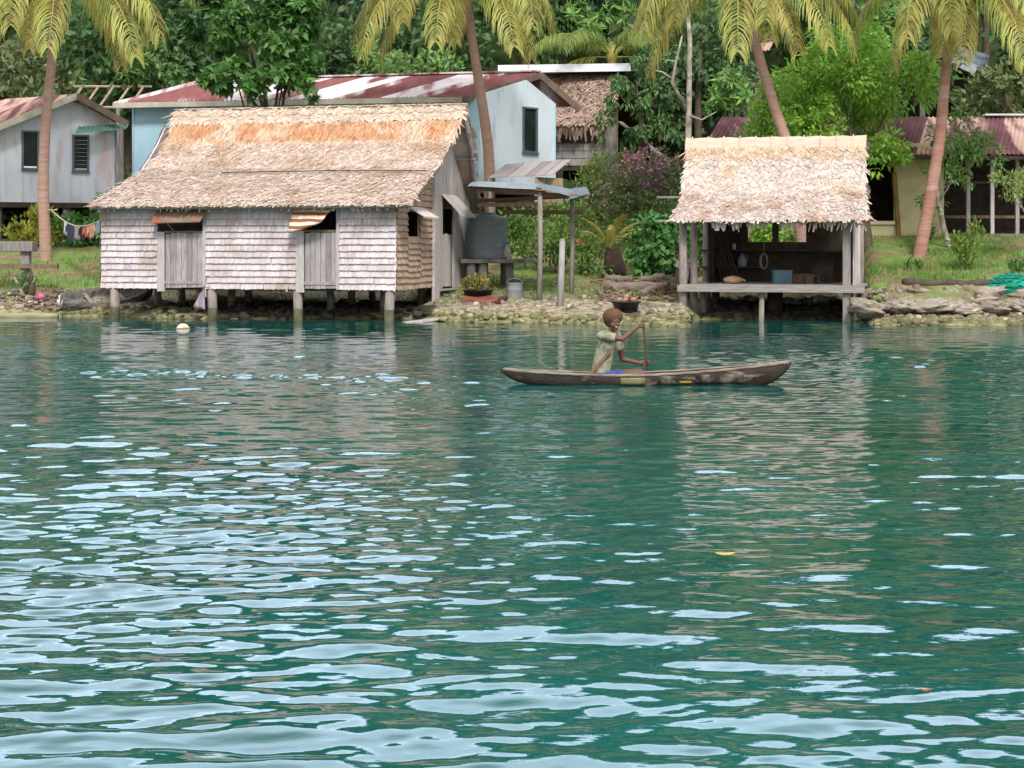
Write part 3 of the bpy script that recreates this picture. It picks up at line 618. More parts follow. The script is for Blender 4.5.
for py in (192, 216):
    q = B_.z(py, BW, .2); mb.tube([B_.p(BW-.72, .55, q-.12), B_.p(BW+.5, .55, q-.12)], .03, 6)
mb.build('roof_poles', wood_grey, roof2)
# platform
mb = MB()
for i in range(14):
    a = BW-.02+(-BW+.4)*0; v0 = -.18+i*(BD+.1)/14; B_.box(mb, BW-.05, .38, v0, v0+(BD+.1)/14-.012, BF-.01+random.uniform(-.006, .006), BF+.035)
mb.build('platform', wood_h, shed)
mb = MB(); B_.box(mb, BW-.1, .42, -.215, -.185, BF-.13, BF+.02); B_.box(mb, BW, .1, BD-.1, BD, BF-.18, BF-.02); B_.box(mb, BW+.2, 0, 1.5, 1.62, BF-.18, BF-.02); mb.build('platform_beam', wood_h, shed)
def bpost(px, v_, top, r0, m=stilt_m, lean=0., base=None, name='post'):
    u_ = B_.u(px, v_); p = B_.p(u_, v_, 0); g = gz(p.x, p.y); mb = MB(); zb = (min(g, 0)-.3 if base is None else base)
    mb.tube([(p.x-lean, p.y, zb), (p.x-lean*.4, p.y, (zb+top)/2), (p.x, p.y, top)], [r0*1.08, r0, r0*.92], 8, jit=.06); return mb.build(name, m, shed, smooth=True)
zt = L2[0].z+.15
bpost(683, -.02, zt, .10); bpost(694, .5, zt+.5, .085); bpost(706.5, BD-.3, zt, .10, wood_grey); bpost(762, .0, BF-.05, .065, stilt_m, .03, name='stilt'); bpost(775, 1.6, BF-.05, .2, wood_dark, name='stilt'); bpost(703, 1.0, BF-.02, .09, wood_grey, name='stilt'); bpost(716, 2.2, BF-.02, .1, wood_dark, name='stilt')
mb = MB(); B_.box(mb, -.09, .085, -.10, .0, -.4, zt+.1); mb.build('corner_post', wood_grey, shed)
p0, p1 = B_.p(.14, .08, 0), B_.p(.14, BD, 0)
plank_wall('side_slats', p0, p1, -.2, zt+.3, plank_pale, shed, w=.26, gap=.09, ragged=.08, bot=lambda s: BF-.5+random.uniform(-.3, .2))
bpost(858, 1.2, zt+.4, .06, plank_pale); bpost(861.5, 2.6, zt+.4, .06, stilt_m)
# back wall with a window hole
bu = lambda px: B_.u(px, BD)
w0, w1 = bu(748), bu(806); zh0 = B_.z(242, w0, BD); zh1 = B_.z(221, w0, BD)
plank_wall('back_wall', B_.p(bu(703), BD, 0), B_.p(w0, BD, 0), BF, zt+.2, wood_dark, shed, w=.18, gap=.0015)  # inner boards and shelf coloured dark to deepen the hut's interior shade
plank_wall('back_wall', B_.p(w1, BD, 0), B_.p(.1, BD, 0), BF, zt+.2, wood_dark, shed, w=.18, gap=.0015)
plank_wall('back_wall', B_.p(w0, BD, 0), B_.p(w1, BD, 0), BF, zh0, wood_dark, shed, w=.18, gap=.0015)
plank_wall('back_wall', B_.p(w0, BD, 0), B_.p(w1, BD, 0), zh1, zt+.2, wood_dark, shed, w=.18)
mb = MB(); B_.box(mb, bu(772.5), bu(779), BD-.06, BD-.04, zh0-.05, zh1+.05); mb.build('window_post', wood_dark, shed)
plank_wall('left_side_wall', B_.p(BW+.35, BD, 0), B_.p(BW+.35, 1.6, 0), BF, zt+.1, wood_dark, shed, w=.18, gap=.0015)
mb = MB(); B_.box(mb, bu(703), 0, BD-.5, BD-.06, B_.z(251, -1, BD), B_.z(251, -1, BD)+.035); B_.box(mb, bu(703), bu(765), BD-.6, BD-.06, B_.z(268, -1, BD), B_.z(268, -1, BD)+.035); mb.build('shelf', wood_dark, shed)
def in_shed(px, v_): return B_.p(B_.u(px, v_), v_, BF+.036)
bl = mat('bluegrey_plastic', srgb('5f7f8a'), srgb('4d6b76'), 4, rough=.5)
def crate(px, v_, w, d, h, m, label, name='crate', lid=None):
    p = in_shed(px, v_); t = thing(name, p, label, 'box'); mb = MB()
    for (cx, cy, sx, sy) in ((0, -d/2, w, .02), (0, d/2, w, .02), (-w/2, 0, .02, d-.022), (w/2, 0, .02, d-.022)): mb.box(p+Vector((cx, cy, h/2)), (sx, sy, h))
    mb.box(p+Vector((0, 0, .012)), (w-.03, d-.03, .02)); mb.build('body', m, t)
    mb = MB(); mb.box(p+Vector((0, 0, h+.015)), (w+.05, d+.05, .028)); bevel(mb.build('lid', lid or m, t), .008); mb = MB()
    for i in range(3): mb.box(p+Vector((-w/2+.1+i*(w-.2)/2, -d/2-.016, h*.5)), (.03, .008, h*.8))
    mb.build('side_rib', m, t); return t
crate(782, 1.3, .42, .34, .30, bl, 'blue-grey plastic crate standing on the hut platform')
crate(802, 1.9, .5, .4, .2, wood_brown, 'brown wooden box behind the blue-grey crate in the open hut', 'wooden_box')
crate(822, 2.2, .45, .4, .42, wood_dark, 'dark tall box against the back right corner in the hut', 'storage_chest')
p = in_shed(733, .9); t = thing('sack', p, 'pale tan slumped sack lying on the hut platform', 'sack'); mb = MB(); mb.ball(p+Vector((0, 0, .09)), (.24, .16, .10), 16, 10, jit=.05)
mb.build('bag', mat('jute', srgb('b59b78'), srgb('957a5a'), 6, bump=.4), t, True); mb = MB(); mb.tube([p+Vector((.2, 0, .1)), p+Vector((.3, -.02, .07))], [.045, .02], 8); mb.build('tied_neck', mat('jute_neck', srgb('a58a68')), t, True)
p = B_.p(B_.u(742, BD-.3), BD-.3, B_.z(268, -1, BD)+.036); t = thing('water_jug', p, 'grey plastic jug on the lower shelf inside the hut', 'jug'); mb = MB(); mb.lathe(p, [(0, 0), (.11, 0), (.12, .04), (.12, .2), (.06, .28), (.035, .3), (.035, .34), (0, .34)], 14); mb.build('body', mat('grey_jug', srgb('8a9498')), t, True)
mb = MB(); mb.tube([p+Vector((.05, 0, .3)), p+Vector((.13, 0, .28)), p+Vector((.15, 0, .18)), p+Vector((.115, 0, .1))], .012, 6); mb.build('handle', mat('grey_jug_handle', srgb('7a8488')), t, True)
p = B_.p(B_.u(734, BD-.3), BD-.3, B_.z(251, -1, BD)+.036); t = thing('tin_can', p, 'small pale tin can on the upper shelf inside the hut', 'can'); mb = MB(); mb.lathe(p, [(0, 0), (.05, 0), (.052, .01), (.05, .02), (.05, .13), (.052, .14), (0, .14)], 14); mb.build('body', mat('tin', srgb('b8b4aa'), rough=.4), t, True)
mb = MB(); mb.lathe(p, [(0, .141), (.046, .141), (.048, .146), (0, .147)], 14); mb.build('lid', mat('tin_lid', srgb('cfcbc0'), rough=.4), t)

# more clutter in the shelter
p = B_.p(B_.u(764, 2.2), 2.2, zt-.1); t = thing('rope_coil', p, 'pale rope coil hanging from the rafters inside the open hut', 'rope'); mb = MB(); zc = B_.z(262, -2, 2.2)
mb.tube([p+Vector((0, 0, .4)), Vector((p.x, p.y, zc+.2))], .012, 6); mb.build('hanging_line', wood_brown, t); mb = MB()
for k in range(3): mb.tube([Vector((p.x+(.07+.015*k)*math.cos(a), p.y+.02*k, zc+.02+(.18+.01*k)*math.sin(a))) for a in np.linspace(0, 2*math.pi, 17)], .013, 6)
mb.build('loops', mat('pale_rope', srgb('8d8272'), srgb('6d6457')), t, True)
p = in_shed(722, 2.5); t = thing('stacked_poles', p, 'bundle of thin poles leaning in the back left corner of the open hut', 'poles')
for k in range(6): mb = MB(); mb.tube([p+Vector((.09*k, -.05*k*.3, .01)), p+Vector((.05*k-.25, .3, 1.25+.05*(k % 3)))], .022, 6); mb.build('pole', wood_dark, t)
p = in_shed(812, .9); t = thing('low_stool', p, 'low wooden stool standing on the platform right of the blue-grey crate', 'stool'); mb = MB(); mb.box(p+Vector((0, 0, .2)), (.36, .26, .035)); bevel(mb.build('seat', wood_dark, t), .006)
for sx in (-1, 1):
    for sy in (-1, 1): mb = MB(); mb.beam(p+Vector((.15*sx, .1*sy, 0)), p+Vector((.13*sx, .09*sy, .182)), .03, .03); mb.build('leg', wood_dark, t)
# ================================================================== HOUSES BEHIND
blue_dim = mat('blue_paint', srgb('aed0de'), srgb('a0c3d2'), 1.2, stretch=(1, 1, .5), c3=srgb('a9bcc4'), s3=1.5, t3=.66)
blue_lit = mat('sunlit_blue_paint', srgb('e2ebf2'), srgb('d2e0ea'), 1.0, stretch=(2, 2, .4), c3=srgb('a3b4c2'), s3=1.6, t3=.66)  # gable copy of the blue paint, whitened to carry the light falling on it
lilac = mat('faded_lilac_blue_paint', srgb('dcdfe8'), srgb('ccd1dd'), .9, stretch=(2, 2, .5), c3=srgb('c9b6b8'), s3=1.2, t3=.6)
rust = mat('rusted_tin_roof', srgb('9a6a66'), srgb('865456'), 2.0, island=.2, rough=.85, spec=.08, c3=srgb('d6ced0'), s3=1.2, t3=.78, w3=.06, isl3=.55, stretch=(1.3, .22, .22), bump=.1)
rust_purple = mat('purple_rust_tin_roof', srgb('7c555a'), srgb('654448'), 2.0, island=.25, rough=.85, spec=.08, c3=srgb('b89a8c'), s3=1.8, t3=.88, w3=.06, isl3=.6, stretch=(1.3, .25, .25))
zinc = mat('grey_zinc_sheet', srgb('aab4bc'), srgb('8f99a2'), 3, island=.12, rough=.45, metal=.25)
zinc_dark = mat('dark_zinc_sheet', srgb('7b8791'), srgb('646f79'), 3, island=.15, rough=.8, spec=.12, c3=srgb('8a8f90'), s3=3)
zinc_white = mat('bright_zinc_sheet', srgb('d8dade'), srgb('bfc4c9'), 3, rough=.8, spec=.1)
trim_w = mat('weathered_fascia', srgb('c2bcae'), srgb('a49c8c'), 3, bump=.2); trim_b = mat('brown_fascia', srgb('7d6d60'), srgb('66574b'), 3, bump=.2)
glass = mat('dark_louvre_glass', (.02, .028, .026), (.03, .045, .035), 4, rough=.35, spec=.25)
frame_d = mat('dark_window_frame', srgb('6c767d'), srgb('59636a'), 4)
conc = mat('old_concrete', srgb('8a8682'), srgb('6f6b67'), 3, bump=.4, c3=srgb('59554f'), s3=2)
def flat_wall(name, pts, m, parent, hole=None, t=.08):
    """upright wall: bottom-left, bottom-right and a list of top points (left to right); holes = list of (s0,s1,z0,z1) cut out by building the wall in pieces"""
    A, B = Vector(pts[0]), Vector(pts[1]); d = B-A; L_ = Vector((d.x, d.y, 0)).length; n = Vector((d.y, -d.x, 0)).normalized()*-t
    tops = sorted([(((Vector(q)-A).dot(Vector((d.x, d.y, 0)).normalized()))/L_, q[2]) for q in pts[2:]]); tz = lambda s: float(np.interp(s, [q[0] for q in tops], [q[1] for q in tops])); bz = lambda s: A.z+(B.z-A.z)*s
    W_ = lambda s, zz: Vector((A.x+d.x*s, A.y+d.y*s, zz)); cuts = sorted(set([0, 1]+[q[0] for q in tops if 0 < q[0] < 1]+[x for h in (hole or []) for x in h[:2]])); mb = MB()
    for a, b in zip(cuts, cuts[1:]):
        m_ = (a+b)/2; hs = [h for h in (hole or []) if h[0] <= m_ <= h[1]]
        if not hs: mb.slab([W_(a, bz(a)), W_(b, bz(b)), W_(b, tz(b)), W_(a, tz(a))], n)
        else:
            h = hs[0]; mb.slab([W_(a, bz(a)), W_(b, bz(b)), W_(b, h[2]), W_(a, h[2])], n); mb.slab([W_(a, h[3]), W_(b, h[3]), W_(b, tz(b)), W_(a, tz(a))], n)
    return mb.build(name, m, parent)
def louvre_window(parent, A, B, z0, z1, open_=False):
    A, B = Vector((A[0], A[1], 0)), Vector((B[0], B[1], 0)); d = (B-A); n = Vector((d.y, -d.x, 0)).normalized(); up = Vector((0, 0, 1)); mb = MB()
    at = lambda s, zz, o=0: A+d*s+up*zz+n*o
    for s in (0, 1): mb.beam(at(s, z0-.02, .0), at(s, z1+.02, .0), .06, .09, up=n)
    for zz in (z0-.02, z1+.02): mb.beam(at(-.06, zz, .012), at(1.06, zz, .012), .085, .055)
    w = mb.build('window', frame_d, parent); mb = MB(); k = int((z1-z0)/.12)
    for i in range(k):
        zz = z0+.06+i*(z1-z0-.06)/k; mb.slab([at(.04, zz, -.03), at(.96, zz, -.03), at(.96, zz+.118, -.012), at(.04, zz+.118, -.012)], n*.006)
    mb.build('pane', glass, w); mb = MB(); mb.beam(at(-.1, z0-.075, .03), at(1.1, z0-.075, .03), .12, .035); mb.build('sill', frame_d, w); return w

# ---- lilac gabled house on the left
lh = thing('gabled_house', G(40, 55), 'pale lilac-blue gabled house on stilts behind the lawn and clothesline', 'house')
gd = 1750/32.0; ga = math.radians(30); Q = P(72, 100, gd); E = Vector((math.cos(ga), math.sin(ga), 0))
def gpt(px, py):       # point on the gable plane seen at a pixel
    k = (px-512)/FOC; s = (k*Q.y-Q.x)/(E.x-k*E.y); q = Q+E*s; return Vector((q.x, q.y, CAMH+(HZ-py)*q.y/FOC))
A, Bq = gpt(-60, 200.5), gpt(117, 204); A.z = Bq.z = (A.z+Bq.z)/2
def gs(px): return ((gpt(px, 0)-A).xy.length)/((Bq-A).xy.length)
wz = [(gpt(22.5, 168).z, gpt(22.5, 132).z), (gpt(73, 170).z, gpt(73, 136).z)]
flat_wall('wall', [A, Bq, gpt(-60, 148), gpt(72, 101), gpt(117, 121)], lilac, lh, hole=[(gs(22.5), gs(38), *wz[0]), (gs(73), gs(88), *wz[1])])
louvre_window(lh, gpt(22.5, 0), gpt(38, 0), *wz[0]); louvre_window(lh, gpt(73, 0), gpt(88, 0), *wz[1], open_=True)
mb = MB()
for px in (5, 22, 70, 95): q = gpt(px, 0); top = float(np.interp(px, [-60, 72, 117], [gpt(-60, 149).z, gpt(72, 103).z, gpt(117, 122).z])); o_ = Vector((E.y, -E.x, 0))*.012; mb.beam(Vector((q.x, q.y, A.z))+o_, Vector((q.x, q.y, top-.1))+o_, .05, .02, up=E)
mb.build('batten', lilac, lh)
Rd = Vector((-math.cos(math.radians(38)), math.sin(math.radians(38)), 0))*11; fo_ = Vector((E.y, -E.x, 0))*.55
ap = gpt(72, 95)+fo_; le = gpt(-62, 148)+fo_; re = gpt(122, 122.5)+fo_
corrugated('roof', (le, le+Rd, ap, ap+Rd), rust_purple, lh, 12); r2 = corrugated('roof', (re, re+Rd, ap, ap+Rd), rust_purple, lh, 12)
mb = MB(); mb.beam(le+Vector((0, 0, -.08)), ap+Vector((0, 0, -.07)), .05, .2); mb.build('fascia', trim_w, lh); mb = MB(); mb.beam(ap+Vector((0, 0, -.07)), re+Vector((0, 0, -.08)), .05, .2); mb.build('fascia', trim_b, lh)
bk_ = Vector((-E.y, E.x, 0))*6
flat_wall('wall', [Bq, Bq+bk_, gpt(117, 121), gpt(117, 121)+bk_], lilac, lh)
mb = MB(); mb.slab([A, Bq, Bq+bk_, A+bk_], (0, 0, -.16)); mb.build('floor', wood_dark, lh)
mb = MB(); mb.slab([A+Vector((0, 0, .05))+bk_, Bq+bk_+Vector((0, 0, .05)), Bq+bk_+Vector((0, 0, 2.2)), A+bk_+Vector((0, 0, 2.2))], bk_*.01); mb.build('back_wall', lilac, lh)
for px, o_ in ((0, .3), (70, .3), (112, .4), (20, 3), (75, 3.2)):
    q = gpt(px, 0)+bk_.normalized()*o_; mb = MB(); g = gz(q.x, q.y); mb.box((q.x, q.y, (g-.3+A.z-.16)/2), (.24, .24, A.z-.16-g+.3)); mb.build('stilt', conc, lh)
# green awning beside it on a thin post
t = thing('green_awning', G(100, 55), 'green corrugated awning sheet on a leaning pole beside the lilac house', 'awning')
a, b = P(79, 126.5, 54.4), P(129, 124, 55.6); corrugated('sheet', (a+Vector((0, -.5, -.25)), b+Vector((0, -.5, -.2)), a, b), mat('green_sheet', srgb('6f9c86'), srgb('5c8672'), 3, rough=.6), t, 3)
mb = MB(); q = P(121, 128, 55); mb.tube([G(122, 55, -.2), q], [.09, .075], 8); mb.build('pole', wood_grey, t)
# bare rafters of an unfinished roof between the houses
t = thing('roof_frame', G(112, 60), 'bare timber rafter frame of an unfinished roof between the two blue houses', 'roof frame')
top = [P(x, 87.5, 61) for x in (82, 98, 113, 129, 143)]; bot = [P(x-13, 106, 58.5) for x in (82, 98, 113, 129, 143)]
pole_m = mat('bamboo_pole', srgb('b7a58a'), srgb('94836a'), 4)
for a, b in zip(top, bot): mb = MB(); mb.tube([a, b], .045, 6); mb.build('rafter', pole_m, t)
mb = MB(); mb.tube([top[0]+Vector((-.3, .05, .04)), top[-1]+Vector((.3, .05, .04))], .045, 6); mb.build('ridge_pole', pole_m, t)
mb = MB(); mb.tube([bot[0]+Vector((-.3, .05, -.04)), bot[-1]+Vector((.3, .05, -.04))], .045, 6); mb.build('eave_pole', pole_m, t)
for x in (84, 128): mb = MB(); q = P(x-10, 106, 58.5); mb.tube([G(x-10, 58.5, -.2), q], .07, 6); mb.build('post', wood_grey, t)

# ---- long blue house with rusted roof
bh = thing('blue_house', G(380, 58), 'long blue house with a rusty white and red tin roof behind the thatched stilt house', 'house')
N_ = Frame(479, 56.0, 7, 40); NW = N_.u(132, 0); ND = N_.v(556, 0); nz_ = lambda py, u_, v_: N_.z(py, u_, v_)
zb = nz_(178, 0, 0); zev = nz_(98, 0, 0); vm = N_.v(541, .25); zap = nz_(72, .2, vm); zre = nz_(107, .2, ND+.6)
wz0, wz1 = N_.z(151, 0, N_.v(523, 0)), N_.z(108, 0, N_.v(523, 0))
flat_wall('wall', [N_.p(NW, 0, zb-.6), N_.p(0, 0, zb-.6), N_.p(NW, 0, zev), N_.p(0, 0, zev)], blue_dim, bh)
s0, s1 = N_.v(523, 0)/ND, N_.v(536.5, 0)/ND
flat_wall('gable_wall', [N_.p(0, 0, zb-.3), N_.p(0, ND, zb-.3), N_.p(0, 0, zev+.1), N_.p(0, N_.v(527, 0), nz_(80, 0, N_.v(527, 0))), N_.p(0, ND, nz_(104, 0, ND))], blue_lit, bh, hole=[(s0, s1, wz0, wz1)])
louvre_window(bh, N_.p(0, N_.v(523, 0), 0), N_.p(0, N_.v(536.5, 0), 0), wz0, wz1)
e0, e1 = N_.p(N_.u(113, -.6), -.6, nz_(101, -6, -.6)), N_.p(N_.u(462, -.6), -.6, nz_(96.5, 0, -.6)); r0, r1 = P(197, 81, 59.6), P(541, 72.5, 58.6)
corrugated('roof', (e0, e1, r0, r1), rust, bh, 22, amp=.022)
re1 = N_.p(N_.u(580, ND+.5), ND+.5, N_.z(107, .2, ND+.5)); re0 = r0+(re1-r1)
corrugated('roof', (re0, re1, r0, r1), rust, bh, 16, amp=.022)
mb = MB(); mb.beam(e0+Vector((0, -.03, -.09)), e1+Vector((0, -.03, -.09)), .04, .17); mb.build('fascia', trim_w, bh)
mb = MB(); mb.beam(e1+Vector((0, 0, -.10)), r1+Vector((0, 0, -.1)), .05, .2); mb.build('barge_board', trim_b, bh); mb = MB(); mb.beam(r1+Vector((0, 0, -.1)), re1+Vector((0, 0, -.1)), .05, .22); mb.build('barge_board', trim_b, bh)
mb = MB(); mb.beam(r0+Vector((0, 0, .05)), r1+Vector((0, 0, .05)), .3, .05); mb.build('ridge_cap', rust, bh)
flat_wall('back_wall', [N_.p(0, ND, zb-.3), N_.p(NW, ND, zb-.3), N_.p(0, ND, zev), N_.p(NW, ND, zev)], blue_dim, bh); flat_wall('end_wall', [N_.p(NW, ND, zb-.3), N_.p(NW, 0, zb-.3), N_.p(NW, ND, zev), N_.p(NW, ND/2, zap-.4), N_.p(NW, 0, zev)], blue_dim, bh)
mb = MB(); mb.quadbox([N_.p(NW+.1, .1, zb-.5), N_.p(-.1, .1, zb-.5), N_.p(-.1, ND-.1, zb-.5), N_.p(NW+.1, ND-.1, zb-.5), N_.p(NW+.1, .1, zb-.3), N_.p(-.1, .1, zb-.3), N_.p(-.1, ND-.1, zb-.3), N_.p(NW+.1, ND-.1, zb-.3)]); mb.build('floor', wood_dark, bh)
for u_ in (NW+.3, NW*.66, NW*.33, -.2):
    for v_ in (.2, ND-.2): q = N_.p(u_, v_, 0); g = gz(q.x, q.y); mb = MB(); mb.box((q.x, q.y, (g-.3+zb-.5)/2), (.22, .22, max(.2, zb-.5-g+.3))); mb.build('stilt', conc, bh)
# little porch roof of loose boards and its slatted wall
pr0, pr1, pr2, pr3 = P(489, 178, 53.8), P(553, 175.5, 54.6), P(506, 165, 55.8), P(572, 160, 57.2); mb = MB()
for i in range(7): a, b = i/7, (i+.93)/7; mb.slab([pr0.lerp(pr1, a), pr0.lerp(pr1, b), pr2.lerp(pr3, b), pr2.lerp(pr3, a)], (0, 0, .025+.012*(i % 2)))
mb.build('porch_roof', plank, bh)
plank_wall('porch_wall', P(535, 200, 54.4), P(563, 198, 55.6), P(535, 205, 54.4).z, P(535, 176, 54.4).z-.03, pole_m, bh, w=.12, gap=.012)
mb = MB(); mb.tube([G(492, 54, -.2), pr0], .06, 6); mb.build('porch_post', wood_grey, bh)

# ---- thatched house higher up
th = thing('hillside_thatched_house', G(575, 62), 'thatched wooden house on the slope behind the blue house, white tin ridge', 'house')
T_ = Frame(612, 60.5, 6); tl = T_.u(505, 0); tzf = T_.z(166, 0, 0); tze = T_.z(124, 0, -.3); tzr = T_.z(72, 0, 2.2)
st = RoofSurf([T_.p(T_.u(500, -.5), -.5, tze-.1), T_.p(T_.u(502, 2.2), 2.2, tzr)], [T_.p(T_.u(608, -.5), -.5, tze), T_.p(T_.u(625, 2.2), 2.2, tzr)])
stb = RoofSurf([T_.p(T_.u(500, 5), 5, tze), T_.p(T_.u(502, 2.2), 2.2, tzr)], [T_.p(T_.u(640, 5), 5, tze), T_.p(T_.u(625, 2.2), 2.2, tzr)])
ch = [(v, f, 1) for s_ in (st, stb) for v, f, _ in mb_chunks(roof_base(s_))]
v, f = thatch_rows(st, 0, .95, 26, .06, .26, .05, jit=.5, skew=.4); ch.append((v, f, 0)); v, f = thatch_rows(stb, 0, .95, 10, .3, .5, .08); ch.append((v, f, 0))
n = 90; p = st.at(rng.uniform(0, 1, n), np.zeros(n)); ac = np.tile(np.array([[1., 0, 0]]), (n, 1)); v, f = inst(STRIP_V, STRIP_F, p, ac*.08, (np.tile(np.array([[0, -.1, 1.]]), (n, 1))+ac*rng.normal(0, .15, n)[:,None])*rng.uniform(.2, .6, n)[:,None], np.tile(np.array([[0, -.03, 0.]]), (n, 1))); ch.append((v, f, 0))
rf = np_obj('roof', ch, [mat('dull_thatch', srgb('b39c8e'), srgb('947c6e'), 3, island=.3, hue=.012, c3=srgb('7d675a'), s3=1.2, t3=.6), thatch_under], th)
a, b = P(498, 74, 62.2), P(630, 72, 62.6); mb = MB(); mb.grid([[a+Vector((0, -.55, -.02)), b+Vector((0, -.55, -.02))], [a+Vector((0, 0, .30)), b+Vector((0, 0, .30))], [a+Vector((0, .6, -.05)), b+Vector((0, .6, -.05))]], 0, (0, 0, .015)); mb.build('ridge_sheet', zinc_white, rf)
mb = MB(); T_.box(mb, tl, 0, 0, 4.4, tzf-.15, tzf); mb.build('floor', wood_dark, th)
mb = MB()
for i in range(3): T_.box(mb, tl, T_.u(601, 0), -.03, .0, tzf+.26*i+.02, tzf+.26*i+.26)
mb.build('balustrade', plank, th)
mb = MB(); T_.box(mb, T_.u(601, 0)+.01, .15, -.05, .0, tzf-.3, tze+.1); T_.box(mb, T_.u(591, 0), T_.u(594, 0), -.05, -.031, tzf, tze); mb.build('front_post', wood_grey, th)
mb = MB(); T_.box(mb, tl, .1, 2.4, 2.46, tzf, tzr-.2); mb.build('back_wall', wood_brown, th); mb = MB(); T_.box(mb, tl, tl+.06, 0, 2.39, tzf, tze); mb.build('side_wall', plank, th)
for px, v_ in ((520, .1), (560, .1), (608, .1), (625, 2.3)): q = T_.p(T_.u(px, v_), v_, 0); g = gz(q.x, q.y); mb = MB(); mb.box((q.x, q.y, (g-.3+tzf-.15)/2), (.2, .2, max(.1, tzf-.15-g+.3))); mb.build('stilt', wood_dark, th)
mb = MB(); mb.beam(P(620, 122, 59.8), P(662, 156, 57.5), .16, .05); mb.build('stair_rail', wood_grey, th)

# ---- yellow house on the right
yh = thing('yellow_house', G(920, 49), 'pale yellow house with purple rusted roof and dark veranda behind the right leaning palm', 'house')
Y_ = Frame(944, 48.3, 0); yz = lambda py, v_=0: CAMH+(HZ-py)*(48.3+v_)/FOC
yel = mat('yellow_plaster', srgb('c4bb92'), srgb('b3a981'), 1.5, c3=srgb('a39a78'), s3=1.5, t3=.64)
zf = yz(236); zw = yz(154)
mb = MB(); Y_.box(mb, Y_.u(894.5, 0), 0, -.0, .12, zf-.3, zw+.3); mb.build('wall', yel, yh)
mb = MB(); Y_.box(mb, Y_.u(740, 0), Y_.u(866, 0), .002, .12, zf-.3, zw+.3); mb.build('wall', yel, yh)
mb = MB(); Y_.box(mb, Y_.u(866, 0)+.01, Y_.u(894.5, 0)-.01, .01, .12, zf-.3, yz(224)); w_ = mb.build('low_wall', yel, yh); mb = MB(); Y_.box(mb, Y_.u(864, 0), Y_.u(897, 0), -.05, -.003, yz(224.5), yz(221)); mb.build('ledge', mat('ledge_wood', srgb('c9b99a')), w_)
mb = MB(); mb.tube([Vector((*Y_.p(Y_.u(898.5, 0), -.06, 0).xy, yz(238))), Vector((*Y_.p(Y_.u(893.5, 0), -.06, 0).xy, yz(172)))], .07, 6); mb.build('door_post', mat('ochre_wood', srgb('8a7040'), srgb('6f5a34'), 4), yh)
mb = MB(); Y_.box(mb, Y_.u(740, 0), Y_.u(1150, 0), 3.4, 3.5, zf-.1, zw+.6); mb.build('back_wall', wood_dark, yh)
mb = MB(); Y_.box(mb, -.1, 0, .121, 3.39, zf-.2, zw+.4); mb.build('inner_wall', wood_dark, yh)
mb = MB(); Y_.box(mb, .02, Y_.u(1150, 0), -.1, 3.39, zf-.25, zf+.06); mb.build('veranda_floor', conc, yh)
mb = MB(); Y_.box(mb, Y_.u(740, 0), -.11, .13, 3.39, zf-.25, zf+.02); mb.build('floor', wood_dark, yh)
for px, m_ in ((968, plank), (992, plank_pale), (1017, plank), (1046, plank), (1090, plank)): mb = MB(); u_ = Y_.u(px, -.02); Y_.box(mb, u_-.05, u_+.05, -.08, .02, zf+.06, zw+.15); mb.build('veranda_post', m_, yh)
mb = MB(); Y_.box(mb, .02, Y_.u(1150, 0), .9, 1.0, zf+.5, zf+.58); Y_.box(mb, .1, Y_.u(1150, 0), 1.6, 1.66, zf+1.5, zf+1.56); mb.build('inner_rail', wood_brown, yh)
a = -.55; e0 = Vector((*Y_.p(Y_.u(700, a), a, 0).xy, yz(154, a))); e1 = Vector((*Y_.p(Y_.u(1160, a), a, 0).xy, yz(154, a))); r0 = Vector((*Y_.p(Y_.u(722, 2.6), 2.6, 0).xy, yz(117, 2.6))); r1 = Vector((*Y_.p(Y_.u(1160, 2.6), 2.6, 0).xy, yz(117, 2.6)))
corrugated('roof', (e0, e1, r0, r1), rust_purple, yh, 17, amp=.02); corrugated('roof', (e0+Vector((0, 6.3, 0)), e1+Vector((0, 6.3, 0)), r0, r1), rust_purple, yh, 12)
mb = MB(); mb.beam(Vector((*Y_.p(Y_.u(984, 2.6), 2.6, 0).xy, r0.z+.06)), r1+Vector((0, 0, .06)), .35, .05); mb.build('ridge_cap', zinc_white, yh)
mb = MB(); mb.beam(e0+Vector((0, .05, -.1)), e1+Vector((0, .05, -.1)), .05, .1); mb.build('fascia', wood_dark, yh)
mb = MB()
for i in range(3): Y_.box(mb, Y_.u(864, 0)-.1*i, Y_.u(892, 0), -.25-.28*i, -.02-.28*i, zf-.5, zf-.08-.13*i)
mb.build('steps', conc, yh)

# ---- dark house high up among the trees on the right
dh = thing('hillside_house', G(940, 66), 'dark wooden house high among the trees, bright edge on its tin roof', 'house')
K_ = Frame(968, 66, 12); kw = K_.u(896, 0); kz0 = K_.z(100, 0, 0); kz1 = K_.z(58, 0, 0)
g0 = gz(*K_.p(kw/2, 1, 0).xy)
plank_wall('wall', K_.p(kw, 0, 0), K_.p(0, 0, 0), kz0, kz1, wood_dark, dh, w=.25); plank_wall('side_wall', K_.p(0, 0, 0), K_.p(0, 4, 0), kz0, kz1, wood_dark, dh, w=.25); plank_wall('back_wall', K_.p(0, 4, 0), K_.p(kw, 4, 0), kz0, kz1, wood_dark, dh, w=.25)
corrugated('roof', (P(896, 48, 65.2), P(984, 72, 65.2), P(900, 30, 68), P(990, 55, 68)), zinc_dark, dh, 5)
mb = MB(); mb.beam(P(910, 42, 65), P(976, 70, 65), .06, .34); mb.build('fascia', zinc, dh)
for px in (898, 922, 945, 966): q = K_.p(K_.u(px, .1), .1, 0); g = gz(q.x, q.y); mb = MB(); mb.box((q.x, q.y, (g-.4+kz0)/2), (.2, .2, max(.3, kz0-g+.4))); mb.build('stilt', wood_grey, dh)
